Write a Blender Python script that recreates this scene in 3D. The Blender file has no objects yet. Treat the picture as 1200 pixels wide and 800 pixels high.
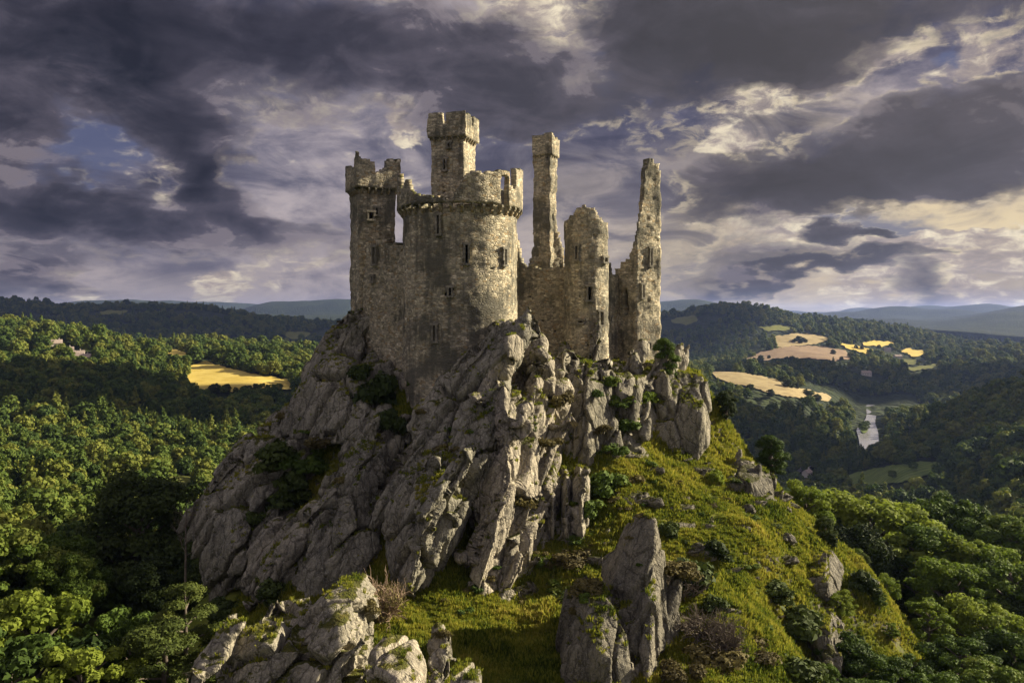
import bpy, bmesh, math, random
import numpy as np
from mathutils import Vector, Matrix, geometry
R = math.radians
SC = bpy.context.scene
COL = SC.collection

# ------------------------------------------------------------------ camera, sun, exposure
F = 933.33            # focal length in reference pixels (1200 px wide)
HZ = 368.0            # horizon row of the level camera
cam_d = bpy.data.cameras.new('camera')
cam_d.sensor_width = 36.0
cam_d.lens = 28.0
cam_d.shift_y = -(400.0 - HZ) / 1200.0
cam_d.clip_start = 0.5
cam_d.clip_end = 60000.0
cam = bpy.data.objects.new('camera', cam_d)
COL.objects.link(cam)
cam.location = (0, 0, 0)
cam.rotation_euler = (R(90), 0, 0)
SC.camera = cam

SUN_AZ = 72.0         # degrees clockwise from the view direction (+Y)
SUN_EL = 25.0
sun_dir = Vector((math.sin(R(SUN_AZ)) * math.cos(R(SUN_EL)), math.cos(R(SUN_AZ)) * math.cos(R(SUN_EL)), math.sin(R(SUN_EL))))
sun_d = bpy.data.lights.new('sun', 'SUN')
sun_d.energy = 5.0
sun_d.angle = R(0.6)
sun_d.color = (1.0, 0.865, 0.66)
sun = bpy.data.objects.new('sun', sun_d)
COL.objects.link(sun)
sun.rotation_euler = sun_dir.to_track_quat('Z', 'Y').to_euler()

SC.view_settings.view_transform = 'Standard'
SC.view_settings.look = 'None'
SC.view_settings.exposure = 1.35
SC.view_settings.gamma = 1.0
SC.view_settings.use_curve_mapping = False
SC.cycles.use_denoising = True
SC.cycles.max_bounces = 6
SC.cycles.diffuse_bounces = 3
SC.cycles.glossy_bounces = 2
SC.cycles.transmission_bounces = 3
SC.cycles.transparent_max_bounces = 4
SC.cycles.volume_bounces = 0
SC.cycles.caustics_reflective = False
SC.cycles.caustics_refractive = False
# ------------------------------------------------------------------ node helper
class NT:
    def __init__(self, tree):
        self.t = tree; self.n = tree.nodes; self.l = tree.links
    def new(self, typ, **kw):
        nd = self.n.new(typ)
        for k, v in kw.items(): setattr(nd, k, v)
        return nd
    def put(self, sock, v):
        if hasattr(v, 'is_linked'): self.l.new(v, sock)
        else: sock.default_value = v[:3] if sock.type == 'VECTOR' and isinstance(v, tuple) else v
    def math(self, op, a, b=0.0, c=0.0, clamp=False):
        nd = self.new('ShaderNodeMath', operation=op, use_clamp=clamp)
        self.put(nd.inputs[0], a); self.put(nd.inputs[1], b); self.put(nd.inputs[2], c)
        return nd.outputs[0]
    def vmath(self, op, a, b=(0, 0, 0), scale=None):
        nd = self.new('ShaderNodeVectorMath', operation=op)
        self.put(nd.inputs[0], a)
        if op != 'LENGTH' and op != 'SCALE' and op != 'NORMALIZE': self.put(nd.inputs[1], b)
        if scale is not None: self.put(nd.inputs['Scale'], scale)
        return nd.outputs['Value'] if op in ('LENGTH', 'DOT_PRODUCT', 'DISTANCE') else nd.outputs[0]
    def mr(self, v, a, b, c=0.0, d=1.0, smooth=True):
        nd = self.new('ShaderNodeMapRange', interpolation_type='SMOOTHSTEP' if smooth else 'LINEAR')
        nd.clamp = True
        self.put(nd.inputs[0], v); self.put(nd.inputs[1], a); self.put(nd.inputs[2], b); self.put(nd.inputs[3], c); self.put(nd.inputs[4], d)
        return nd.outputs[0]
    def noise(self, vec, scale, detail=4.0, rough=0.55, lac=2.0, dist=0.0, color=False, dim='3D'):
        nd = self.new('ShaderNodeTexNoise', noise_dimensions=dim)
        self.put(nd.inputs['Vector'], vec)
        nd.inputs['Scale'].default_value = scale; nd.inputs['Detail'].default_value = detail
        nd.inputs['Roughness'].default_value = rough; nd.inputs['Lacunarity'].default_value = lac
        nd.inputs['Distortion'].default_value = dist
        return nd.outputs['Color'] if color else nd.outputs['Fac']
    def voro(self, vec, scale, feature='F1', rand=1.0, out='Distance', metric='EUCLIDEAN'):
        nd = self.new('ShaderNodeTexVoronoi', feature=feature)
        if feature != 'DISTANCE_TO_EDGE': nd.distance = metric
        self.put(nd.inputs['Vector'], vec); nd.inputs['Scale'].default_value = scale
        nd.inputs['Randomness'].default_value = rand
        return nd.outputs[out]
    def mix(self, f, a, b, mode='MIX'):
        nd = self.new('ShaderNodeMix', data_type='RGBA', blend_type=mode)
        self.put(nd.inputs[0], f); self.put(nd.inputs[6], a); self.put(nd.inputs[7], b)
        return nd.outputs[2]
    def ramp(self, v, stops, interp='LINEAR'):
        nd = self.new('ShaderNodeValToRGB'); cr = nd.color_ramp; cr.interpolation = interp
        while len(cr.elements) < len(stops): cr.elements.new(0.5)
        for e, (p, c) in zip(cr.elements, stops):
            e.position = p; e.color = (c[0], c[1], c[2], 1)
        self.put(nd.inputs[0], v)
        return nd.outputs[0]
    def mapping(self, vec, loc=(0, 0, 0), rot=(0, 0, 0), scale=(1, 1, 1), vt='POINT'):
        nd = self.new('ShaderNodeMapping', vector_type=vt)
        self.put(nd.inputs[0], vec); nd.inputs[1].default_value = loc; nd.inputs[2].default_value = rot; nd.inputs[3].default_value = scale
        return nd.outputs[0]

def rgb(r, g, b):      # sRGB 0-255 to linear rgba
    f = lambda c: (c / 255 / 12.92) if c / 255 <= 0.04045 else ((c / 255 + 0.055) / 1.055) ** 2.4
    return (f(r), f(g), f(b), 1.0)

# ------------------------------------------------------------------ the sky: Nishita air behind a broken evening cloud deck
SKY_STRENGTH = 0.1
world = bpy.data.worlds.new('World')
SC.world = world
world.use_nodes = True
w = NT(world.node_tree)
w.n.clear()
sky = w.new('ShaderNodeTexSky', sky_type='NISHITA')
sky.sun_disc = False
sky.sun_elevation = R(SUN_EL)
sky.sun_rotation = R(SUN_AZ)
sky.air_density = 1.0; sky.dust_density = 2.0; sky.ozone_density = 3.0
tc = w.new('ShaderNodeTexCoord')
d = tc.outputs['Generated']
sep = w.new('ShaderNodeSeparateXYZ'); w.put(sep.inputs[0], d)
DX, DY, DZ = sep.outputs
K = F
az = w.math('MULTIPLY', w.math('ARCTAN2', DX, DY), K)          # azimuth and elevation of the viewing direction, in units of 1/933 rad
el = w.math('MULTIPLY', w.math('ARCSINE', DZ), K)
comb = w.new('ShaderNodeCombineXYZ'); w.put(comb.inputs[0], az); w.put(comb.inputs[1], el)
P0 = comb.outputs[0]
# clouds flatten towards the horizon
fl = w.new('ShaderNodeCombineXYZ'); w.put(fl.inputs[0], w.math('MULTIPLY', az, 0.68))
w.put(fl.inputs[1], w.math('MULTIPLY', w.math('POWER', w.math('MAXIMUM', w.math('ADD', el, 15), 1), 0.75), 7.2))
PF = fl.outputs[0]
def warp(vec, base, amt, scale, detail=3):
    nz = w.noise(base, scale, detail, 0.55, color=True, dim='2D')
    off = w.vmath('SCALE', w.vmath('SUBTRACT', nz, (0.5, 0.5, 0.5)), scale=amt)
    return w.vmath('ADD', vec, off)
PW = warp(P0, PF, 110.0, 1 / 150.0, 4)
PW = warp(PW, PF, 55.0, 1 / 42.0, 5)
n1 = w.noise(PF, 1 / 230.0, 8, 0.58, dist=0.6, dim='2D')
n2 = w.noise(w.vmath('ADD', PF, (731, 211, 0)), 1 / 70.0, 8, 0.6, dist=0.5, dim='2D')
n3 = w.noise(w.vmath('ADD', PF, (131, 911, 0)), 1 / 22.0, 6, 0.62, dist=0.3, dim='2D')
def ae(px, py):
    return math.atan2(px - 600, F) * K, math.atan2(HZ - py, math.hypot(F, px - 600)) * K
def blobs(vec, lst):
    acc = None
    for (px, py, rx, ry, rot, wt) in lst:
        a, e = ae(px, py)
        m = w.mapping(vec, (a, e, 0), (0, 0, R(rot)), (rx, ry, 1000), 'TEXTURE')
        g = w.new('ShaderNodeTexGradient', gradient_type='SPHERICAL'); w.put(g.inputs[0], m)
        acc = w.math('MULTIPLY_ADD', g.outputs['Fac'], wt, acc if acc is not None else 0.0)
    return acc
# (px, py, radius x, radius y, tilt, weight)
dark = blobs(PW, [
    (230, 40, 430, 105, -4, 1.5), (60, 30, 230, 90, 0, .8), (455, 45, 230, 80, 0, 1.0), (120, 105, 150, 75, -20, 1.0),
    (190, 160, 170, 50, -38, 1.5), (240, 212, 70, 28, -35, 1.1), (8, 140, 62, 60, 0, 2.0), (60, 238, 330, 42, -6, 1.7), (140, 262, 260, 34, 0, 1.0),
    (15, 325, 70, 34, 10, 1.4), (200, 300, 260, 24, 0, .5),
    (845, 45, 195, 80, -5, 2.3), (770, 20, 110, 60, 0, 1.0), (930, 75, 100, 40, 0, 1.0), (625, 112, 165, 52, 4, 1.5), (550, 70, 120, 55, 0, .6),
    (1085, 168, 320, 60, 10, 1.6), (1150, 208, 190, 30, 5, .8), (930, 215, 190, 34, 0, .8), (1000, 6, 330, 36, 0, 1.1), (1170, 20, 150, 40, 0, .6),
    (990, 272, 42, 20, 5, 2.6), (1044, 278, 24, 9, 0, 2.0), (1010, 318, 170, 15, 5, 1.5), (905, 322, 150, 34, 12, .9), (1085, 345, 45, 34, 0, .9),
    (820, 300, 120, 50, 0, .45), (760, 150, 120, 70, 0, .4)])
bright = blobs(PW, [
    (243, 186, 44, 34, -55, 1.2), (175, 205, 110, 24, -25, .8), (250, 215, 40, 30, 0, .5), (480, 146, 32, 15, -15, 1.5), (842, 167, 50, 24, 0, 1.6), (1040, 150, 48, 22, 10, 1.3),
    (935, 184, 46, 10, -12, .9), (1000, 72, 110, 34, 0, 1.5), (1180, 70, 90, 32, 15, 1.6), (1090, 40, 130, 30, 0, .8), (893, 112, 120, 34, 0, 1.0),
    (630, 45, 150, 80, 0, .95), (560, 15, 120, 40, 0, .6), (735, 25, 60, 90, 0, .4), (935, 262, 120, 52, 0, 1.0), (1010, 292, 260, 13, 4, 1.6), (1150, 290, 140, 18, 8, 1.0), (1076, 335, 58, 38, -15, 1.3), (990, 345, 90, 34, 0, 1.0),
    (1170, 335, 170, 70, 0, 1.3), (1080, 312, 160, 20, 0, .7), (265, 348, 34, 20, 0, 1.3), (60, 338, 56, 28, 0, 1.0), (350, 120, 190, 90, 10, .5), (430, 190, 180, 80, 0, .3),
    (360, 315, 220, 70, 0, .6), (480, 230, 120, 60, 0, .35), (810, 355, 60, 14, 0, 1.0), (870, 175, 120, 60, 0, .3), (815, 240, 60, 16, 15, .8), (590, 160, 60, 25, 0, .5), (700, 290, 80, 16, 0, .5)])
blue = blobs(PW, [
    (70, 165, 80, 50, -10, 1.1), (120, 190, 90, 30, 0, .6), (700, 60, 46, 70, 0, 1.0), (1000, 258, 110, 30, 0, 1.1), (1128, 66, 30, 14, 0, 1.1),
    (30, 205, 60, 20, 0, 1.0), (1060, 275, 100, 18, 0, .8), (560, 255, 60, 30, 0, .4), (690, 130, 60, 50, 0, .35), (640, 330, 150, 40, 0, .3)])
# nearness to the sun (which stands outside the picture, on the right)
sdot = w.vmath('DOT_PRODUCT', d, tuple(sun_dir))
near_sun = w.mr(sdot, 0.12, 0.78, 0.0, 1.0)
behind = w.mr(DY, 0.45, -0.2, 0.0, 1.0)                             # sky behind the camera, raised as added fill for shaded faces
overhead = w.mr(DZ, 0.42, 0.75, 0.0, 1.0)
# 1 clear air
air = w.vmath('SCALE', w.mix(0.8, sky.outputs[0], (1.55, 1.65, 3.3, 1)), scale=0.24)
# 2 veil: grey mauve high cloud, warm towards the sun and the horizon
hz = w.mr(el, 0, 190, 1.0, 0.0)
hz_low = w.mr(el, -5, 70, 1.0, 0.0)
v = w.math('ADD', w.math('MULTIPLY', n1, 0.85), w.math('MULTIPLY', n2, 0.42))
v = w.math('ADD', v, w.math('MULTIPLY', n3, 0.10))
veil = w.ramp(v, [(0.50, rgb(64, 66, 88)), (0.61, rgb(94, 93, 112)), (0.69, rgb(130, 124, 136)), (0.83, rgb(188, 176, 178))])
glow = blobs(PW, [(330, 150, 230, 150, 15, .55), (640, 45, 150, 90, 0, 1.0), (350, 320, 260, 60, 0, .5), (940, 120, 140, 50, 0, .5), (600, 235, 260, 110, 0, .45), (1010, 265, 130, 40, 0, .8), (1120, 320, 360, 120, 0, 2.6), (840, 185, 110, 40, 0, .4), (500, 150, 110, 60, 0, .3)])
gloom = blobs(PW, [(800, 310, 120, 55, 0, .8), (180, 300, 300, 60, 0, .7), (740, 140, 130, 80, 0, .3), (500, 80, 140, 60, 0, .5)])
glow = w.math('MULTIPLY', glow, w.mr(n2, .36, .62, .35, 1.3))
veil = w.mix(w.math('MULTIPLY', glow, 0.55, clamp=True), veil, w.mix(near_sun, rgb(184, 174, 180), rgb(238, 216, 172)))
veil = w.mix(w.math('MULTIPLY', gloom, 0.7, clamp=True), veil, rgb(92, 90, 110))
veil = w.mix(w.math('MULTIPLY', hz, w.math('MULTIPLY', w.mr(n2, .35, .65, .35, 1.0), w.math('ADD', w.math('MULTIPLY', near_sun, 1.0), 0.10)), clamp=True), veil, rgb(226, 206, 168))
veil = w.mix(w.math('MULTIPLY', hz_low, 0.25), veil, rgb(150, 142, 146))
# 3 cumulus: bright lit cloud tops
bm = w.math('ADD', bright, w.math('MULTIPLY', w.math('SUBTRACT', w.math('ADD', n2, w.math('MULTIPLY', n3, .6)), 0.8), w.math('ADD', 0.35, w.math('MULTIPLY', w.mr(bright, 0.02, .5), 1.5))))
bmask = w.math('MULTIPLY', w.mr(bm, 0.34, 1.05), 0.92)
lit = w.ramp(w.math('ADD', w.math('MULTIPLY', n3, .8), w.math('MULTIPLY', n2, .5)), [(0.45, rgb(140, 130, 132)), (0.64, rgb(176, 162, 154)), (0.82, rgb(248, 234, 204))])
# 4 dark cloud bases
dm = w.math('ADD', dark, w.math('MULTIPLY', w.math('SUBTRACT', w.math('ADD', n2, w.math('MULTIPLY', n1, .9)), 0.95), 1.5))
dm = w.math('ADD', dm, w.math('MULTIPLY', w.math('SUBTRACT', n3, 0.5), 0.5))
dmask = w.math('MULTIPLY', w.mr(dm, 0.05, 1.0, .25, 1.0, smooth=False), w.mr(dm, 0.14, 0.52))
dv = w.math('ADD', w.math('MULTIPLY', n2, .9), w.math('ADD', w.math('MULTIPLY', n1, .7), w.math('MULTIPLY', n3, .25)))
dv = w.math('SUBTRACT', dv, w.math('MULTIPLY', w.mr(dm, .6, 2.2), .22))
base = w.ramp(dv, [(0.55, rgb(38, 39, 50)), (0.78, rgb(60, 59, 71)), (0.95, rgb(86, 82, 94)), (1.1, rgb(122, 114, 122))])
base = w.mix(w.math('MULTIPLY', near_sun, 0.45), base, rgb(104, 98, 94))
# 5 the silver lining where a dark base thins out
fringe = w.math('MULTIPLY', w.mr(dm, 0.0, 0.28), w.mr(dm, 0.28, 0.55, 1.0, 0.0))
fringe = w.math('MULTIPLY', w.math('MULTIPLY', fringe, w.mr(dark, .08, .35)), w.math('MULTIPLY', w.math('ADD', near_sun, 0.25), w.mr(n3, .42, .66, 0, .65)))
blm = w.math('ADD', blue, w.math('MULTIPLY', w.math('SUBTRACT', n2, 0.5), 1.3))
blmask = w.math('MULTIPLY', w.mr(blm, 0.25, 0.85), 0.85)
cloud_gain = w.math('ADD', 1.0, w.math('ADD', w.math('MULTIPLY', behind, 0.6), w.math('MULTIPLY', overhead, 0.5)))  # unseen sky brightened behind and overhead to lift the shaded stone
tocol = lambda c, s=None: w.vmath('SCALE', c, scale=(0.39 / SKY_STRENGTH) if s is None else s)      # 0.39 undoes the exposure
colr = w.mix(blmask, tocol(veil), air)
colr = w.mix(bmask, colr, tocol(lit))
colr = w.mix(fringe, colr, tocol(rgb(225, 208, 176)))
colr = w.mix(dmask, colr, tocol(base))
colr = w.vmath('SCALE', colr, scale=cloud_gain)
# below the horizon: dark land
colr = w.mix(w.mr(DZ, -0.02, -0.06), colr, tocol(rgb(60, 66, 52)))
bg = w.new('ShaderNodeBackground'); bg.inputs['Strength'].default_value = SKY_STRENGTH
w.put(bg.inputs['Color'], colr)
wo = w.new('ShaderNodeOutputWorld'); w.put(wo.inputs['Surface'], bg.outputs[0])
world.cycles.sampling_method = 'MANUAL'
world.cycles.sample_map_resolution = 512
# ------------------------------------------------------------------ vectorised noise
def _hash(ix, iy, iz, seed=0):
    h = (ix.astype(np.int64) * 374761393 + iy.astype(np.int64) * 668265263 + iz.astype(np.int64) * 2147483647 + seed * 974711) & 0xFFFFFFFF
    h = ((h ^ (h >> 13)) * 1274126177) & 0xFFFFFFFF
    h = ((h ^ (h >> 16)) * 2246822519) & 0xFFFFFFFF
    return (h ^ (h >> 15)) & 0xFFFFFFFF
def _h01(ix, iy, iz, seed=0): return _hash(ix, iy, iz, seed).astype(np.float64) / 4294967295.0
def vnoise(p, seed=0):                      # smooth value noise in -1..1
    i = np.floor(p).astype(np.int64); f = p - i
    u = f * f * f * (f * (f * 6 - 15) + 10)
    r = 0
    for dx in (0, 1):
        for dy in (0, 1):
            for dz in (0, 1):
                wgt = (u[:, 0] if dx else 1 - u[:, 0]) * (u[:, 1] if dy else 1 - u[:, 1]) * (u[:, 2] if dz else 1 - u[:, 2])
                r = r + wgt * _h01(i[:, 0] + dx, i[:, 1] + dy, i[:, 2] + dz, seed)
    return r * 2 - 1
def fbm(p, octv=4, seed=0, gain=0.5):
    r = 0; a = 1.0; t = 0
    for o in range(octv):
        r = r + a * vnoise(p * (2.03 ** o) + o * 17.3, seed + o); t += a; a *= gain
    return r / t
def worley(p, seed=0):                      # F1, F2, cell value
    i = np.floor(p).astype(np.int64); f = p - i
    n = len(p); F1 = np.full(n, 9.0); F2 = np.full(n, 9.0); cid = np.zeros(n)
    for dx in (-1, 0, 1):
        for dy in (-1, 0, 1):
            for dz in (-1, 0, 1):
                cx, cy, cz = i[:, 0] + dx, i[:, 1] + dy, i[:, 2] + dz
                q = np.stack([dx + _h01(cx, cy, cz, seed + 1), dy + _h01(cx, cy, cz, seed + 2), dz + _h01(cx, cy, cz, seed + 3)], 1)
                dd = np.sqrt(((q - f) ** 2).sum(1))
                c = _h01(cx, cy, cz, seed + 4)
                m = dd < F1
                F2 = np.where(m, F1, np.minimum(F2, dd)); cid = np.where(m, c, cid); F1 = np.where(m, dd, F1)
    return F1, F2, cid
def sstep(a, b, x):
    t = np.clip((x - a) / (b - a), 0, 1); return t * t * (3 - 2 * t)

# ------------------------------------------------------------------ object helpers
def P(px, py, Y): return Vector(((px - 600.0) / F * Y, Y, (HZ - py) / F * Y))
def tag(o, label=None, cat=None, group=None, kind=None):
    if label: o['label'] = label
    if cat: o['category'] = cat
    if group: o['group'] = group
    if kind: o['kind'] = kind
    return o
def empty(name, loc=(0, 0, 0), rz=0.0):
    o = bpy.data.objects.new(name, None); COL.objects.link(o)
    o.location = loc; o.rotation_euler = (0, 0, rz); o.empty_display_size = 0.3
    return o
def link(name, me, mat=None, parent=None, smooth=False, col=True):
    o = bpy.data.objects.new(name, me)
    if col: COL.objects.link(o)
    if mat is not None and not me.materials: me.materials.append(mat)
    if parent is not None: o.parent = parent
    if smooth: me.polygons.foreach_set('use_smooth', [True] * len(me.polygons))
    return o
def mesh_np(name, V, Fq):
    """V (n,3), Fq list of faces or an int array (m,3|4)"""
    me = bpy.data.meshes.new(name)
    V = np.asarray(V, dtype=np.float32)
    if isinstance(Fq, np.ndarray):
        k = Fq.shape[1]; m = len(Fq)
        me.vertices.add(len(V)); me.vertices.foreach_set('co', V.ravel())
        me.loops.add(m * k); me.loops.foreach_set('vertex_index', Fq.astype(np.int32).ravel())
        me.polygons.add(m); me.polygons.foreach_set('loop_start', np.arange(m, dtype=np.int32) * k)
        me.update(calc_edges=True); me.validate()
    else:
        me.from_pydata([tuple(v) for v in V], [], [tuple(f) for f in Fq]); me.update()
    return me
def attr(me, name, data, typ='FLOAT', dom='POINT'):
    a = me.attributes.new(name, typ, dom)
    data = np.asarray(data, dtype=np.float32 if typ != 'INT' else np.int32)
    a.data.foreach_set({'FLOAT': 'value', 'INT': 'value', 'FLOAT_VECTOR': 'vector'}[typ], data.ravel())
def verts(me):
    a = np.empty(len(me.vertices) * 3, dtype=np.float32); me.vertices.foreach_get('co', a); return a.reshape(-1, 3).astype(np.float64)
def normals(me):
    a = np.empty(len(me.vertices) * 3, dtype=np.float32); me.vertices.foreach_get('normal', a); return a.reshape(-1, 3).astype(np.float64)
def setv(me, V):
    me.vertices.foreach_set('co', np.asarray(V, dtype=np.float32).ravel()); me.update()

def material(name):
    m = bpy.data.materials.new(name); m.use_nodes = True
    t = NT(m.node_tree); t.n.clear()
    out = t.new('ShaderNodeOutputMaterial')
    b = t.new('ShaderNodeBsdfPrincipled'); t.l.new(b.outputs[0], out.inputs[0])
    return m, t, b, out
def ob_co(t): return t.new('ShaderNodeTexCoord').outputs['Object']
def geo(t): return t.new('ShaderNodeNewGeometry')
def at_node(t, name, out='Fac'):
    nd = t.new('ShaderNodeAttribute', attribute_name=name); return nd.outputs[out]
def bump(t, b, h, strength=0.5, dist=0.1, prev=None):
    nd = t.new('ShaderNodeBump'); nd.inputs['Strength'].default_value = strength; nd.inputs['Distance'].default_value = dist
    t.put(nd.inputs['Height'], h)
    if prev is not None: t.put(nd.inputs['Normal'], prev)
    if b is not None: t.put(b.inputs['Normal'], nd.outputs[0])
    return nd.outputs[0]
def set_rough(b, r, spec=0.2):
    b.inputs['Roughness'].default_value = r; b.inputs['Specular IOR Level'].default_value = spec
# ------------------------------------------------------------------ the ground: one sheet from under the camera to the horizon
# a profile of the land along a few bearings: (distance, height) at thirteen corresponding folds of the land
COLS = {
 -900: [(130,-60),(250,-70),(450,-60),(650,-40),(850,-10),(1100,20),(1500,-20),(2100,10),(3000,60),(4500,-20),(7000,20),(12000,60)],
 -250: [(130,-52),(250,-75),(450,-72),(650,-48),(850,-20),(1100,8),(1500,-40),(2100,-20),(3000,60),(4500,-40),(7000,20),(12000,60)],
 0:    [(130,-49),(250,-82),(450,-84),(650,-68),(850,-46),(1080,-14),(1500,-70),(2100,-40),(2900,34),(4500,-50),(7000,0),(12000,40)],
 120:  [(130,-48),(250,-86),(450,-90),(650,-74),(850,-56),(1060,-36),(1500,-80),(2100,-60),(2900,14),(4500,-50),(7000,-5),(12000,30)],
 220:  [(130,-48),(250,-88),(450,-96),(650,-88),(830,-76),(1000,-60),(1330,-50),(2000,-100),(2800,12),(4500,-60),(7000,-20),(12000,20)],
 300:  [(130,-49),(250,-90),(450,-104),(650,-96),(800,-80),(960,-66),(1330,-56),(2000,-120),(2700,-12),(4500,-60),(7000,-25),(12000,10)],
 400:  [(130,-50),(250,-90),(450,-110),(650,-104),(820,-90),(1000,-76),(1330,-70),(2000,-120),(2700,-34),(4500,-70),(7000,-30),(12000,0)],
 600:  [(150,-50),(250,-90),(450,-115),(650,-125),(850,-120),(1050,-105),(1400,-110),(1900,-130),(2500,-20),(4500,-70),(7000,-30),(12000,-10)],
 790:  [(140,-50),(250,-84),(450,-116),(700,-130),(960,-112),(1200,-88),(1500,-118),(1800,-120),(2450,-14),(4500,-80),(7000,-30),(12000,-20)],
 860:  [(135,-52),(250,-84),(450,-118),(700,-140),(960,-116),(1180,-86),(1500,-110),(1900,-92),(2400,7),(4500,-80),(7000,-30),(12000,-20)],
 925:  [(135,-47),(250,-84),(450,-124),(700,-148),(960,-120),(1130,-98),(1500,-112),(1950,-80),(2450,-18),(4500,-90),(7000,-30),(12000,-15)],
 970:  [(130,-46),(250,-84),(450,-124),(650,-142),(850,-150),(1150,-130),(1500,-118),(1950,-84),(2600,-36),(4500,-90),(7000,-28),(12000,-10)],
 1015: [(130,-46),(250,-84),(450,-122),(650,-132),(880,-150),(1320,-150),(1600,-126),(2000,-96),(2900,-46),(4700,-100),(7000,-26),(12000,-10)],
 1060: [(130,-45),(250,-84),(450,-116),(570,-112),(900,-150),(1350,-140),(1700,-128),(2100,-100),(2900,-58),(4700,-100),(7000,-22),(12000,-5)],
 1110: [(130,-45),(250,-84),(440,-116),(570,-108),(740,-98),(1150,-150),(1700,-122),(2100,-108),(2900,-88),(4700,-100),(7000,-30),(12000,0)],
 1200: [(130,-45),(250,-78),(400,-88),(560,-80),(700,-72),(1150,-140),(1650,-110),(2150,-94),(2900,-130),(4700,-110),(6500,-26),(12000,0)],
 1450: [(130,-48),(250,-62),(400,-64),(560,-48),(720,-36),(1150,-110),(1650,-80),(2150,-70),(2900,-110),(4700,-90),(6500,-10),(12000,0)],
 2100: [(130,-46),(250,-56),(400,-56),(560,-40),(720,-30),(1150,-90),(1650,-60),(2150,-60),(2900,-90),(4700,-80),(6500,0),(12000,0)],
}
_px = np.array(sorted(COLS)); _cy = np.array([[k[0] for k in COLS[c]] for c in _px], float); _cz = np.array([[k[1] for k in COLS[c]] for c in _px], float)
def pchip(xk, yk, x):
    h = np.diff(xk); dl = np.diff(yk) / h
    m = np.zeros_like(yk)
    for i in range(1, len(xk) - 1):
        if dl[i-1] * dl[i] > 0:
            w1 = 2 * h[i] + h[i-1]; w2 = h[i] + 2 * h[i-1]
            m[i] = (w1 + w2) / (w1 / dl[i-1] + w2 / dl[i])
    m[0] = dl[0]; m[-1] = dl[-1]
    x = np.clip(x, xk[0], xk[-1]); j = np.clip(np.searchsorted(xk, x) - 1, 0, len(xk) - 2)
    t = (x - xk[j]) / h[j]
    return (yk[j] * (1 + 2 * t) * (1 - t) ** 2 + m[j] * h[j] * t * (1 - t) ** 2 + yk[j+1] * t * t * (3 - 2 * t) + m[j+1] * h[j] * t * t * (t - 1))
TP = np.arange(-900, 2101, 6.0); TL = np.linspace(math.log(100), math.log(13000), 420)
def _cols(a):
    out = np.stack([pchip(_px.astype(float), a[:, k], TP) for k in range(a.shape[1])], 1)
    return out
_ty, _tz = _cols(np.log(_cy)), _cols(_cz)
TAB = np.stack([pchip(_ty[i], _tz[i], TL) for i in range(len(TP))], 0)
def h_far(px, Y):
    u = np.clip((px - TP[0]) / 6.0, 0, len(TP) - 1.001); v = np.clip((np.log(np.maximum(Y, 1)) - TL[0]) / (TL[1] - TL[0]), 0, len(TL) - 1.001)
    i = u.astype(int); j = v.astype(int); a = u - i; b = v - j
    return TAB[i, j] * (1-a) * (1-b) + TAB[i+1, j] * a * (1-b) + TAB[i, j+1] * (1-a) * b + TAB[i+1, j+1] * a * b
# the knoll: control points (x, y, z)
def q(px, py, Y): v = P(px, py, Y); return (v.x, v.y, v.z)
NEAR = [(-14,92,-7.5),(0,92,-7),(12,92,-7),(-6,84,-9),(6,86,-9),(18,97,-7.5), q(770,434,96), q(790,436,97), q(815,440,99), q(745,516,88.4), q(775,533,87), q(800,543,86.6), q(822,545,87.2), q(840,522,93), q(725,448,91), q(740,462,89), q(690,570,80), q(430,445,88), q(400,520,83), q(350,560,83), q(320,600,82), q(280,645,80), q(240,690,80), q(465,450,84), q(660,600,77),
 q(868,535,93), q(900,565,91), q(925,605,88), q(960,640,86), q(1000,650,85), q(1030,672,84), (38,74,-37), (36,66,-39), (33,58,-42), (46,84,-41), (27,56,-37), (31,70,-37), (30,63,-39),
 q(760,535,83), q(800,560,83), q(850,560,86), q(720,580,77), q(780,600,77), q(840,620,77), q(900,650,76), q(955,700,75),
 q(700,640,73), q(760,660,70), q(850,690,67), q(910,740,64), q(945,790,62),
 q(640,690,69), q(600,705,67), q(560,720,64), q(460,725,63), q(520,740,61), q(600,750,60), q(660,760,60), q(560,800,55), q(640,830,53), q(450,800,53), q(720,800,56), q(800,760,60), q(860,800,56),
 q(430,720,62), q(380,720,64), q(330,735,62), q(270,720,72), (-24,78,-27), (-30,84,-33), (-27,94,-30), (-38,90,-39), (-55,95,-45), (-80,100,-49), (-60,70,-40), (-45,60,-39), (-32,55,-34), (-26,50,-31), (-20,48,-28.5), (-12,46,-27.5), (0,45,-28.5), (14,46,-29.5), (28,45,-37), (-35,42,-36), (42,60,-45), (50,90,-41), (60,85,-45), (60,60,-48),
 (35,100,-25), (30,110,-24), (45,112,-42), (10,112,-24), (-10,112,-26), (-30,112,-44), (0,130,-46), (30,130,-46), (-40,130,-48), (-62,130,-46), (70,115,-45),
 (0,20,-36), (-20,15,-38), (20,15,-38), (0,0,-41), (-40,0,-44), (40,0,-47), (0,-60,-50), (-80,0,-55), (80,0,-52), (-90,60,-50), (95,60,-50), (70,40,-52)]
for _a in np.arange(-170, 190, 12):
    for _r in (150.0, 175.0):
        _pxx = 600 + F * math.tan(R(max(-43, min(43, _a)))); _yy = _r * math.cos(R(max(-43, min(43, _a))))
        NEAR.append((_r * math.sin(R(_a)), _r * math.cos(R(_a)), float(h_far(np.array([_pxx]), np.array([_yy]))[0])))
NEAR = np.array(NEAR)
def _phi(r): return np.where(r > 1e-9, r, 0)                     # linear biharmonic kernel: tight, no overshoot
_A = _phi(np.linalg.norm(NEAR[:, None, :2] - NEAR[None, :, :2], axis=2)); _n = len(NEAR)
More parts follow.
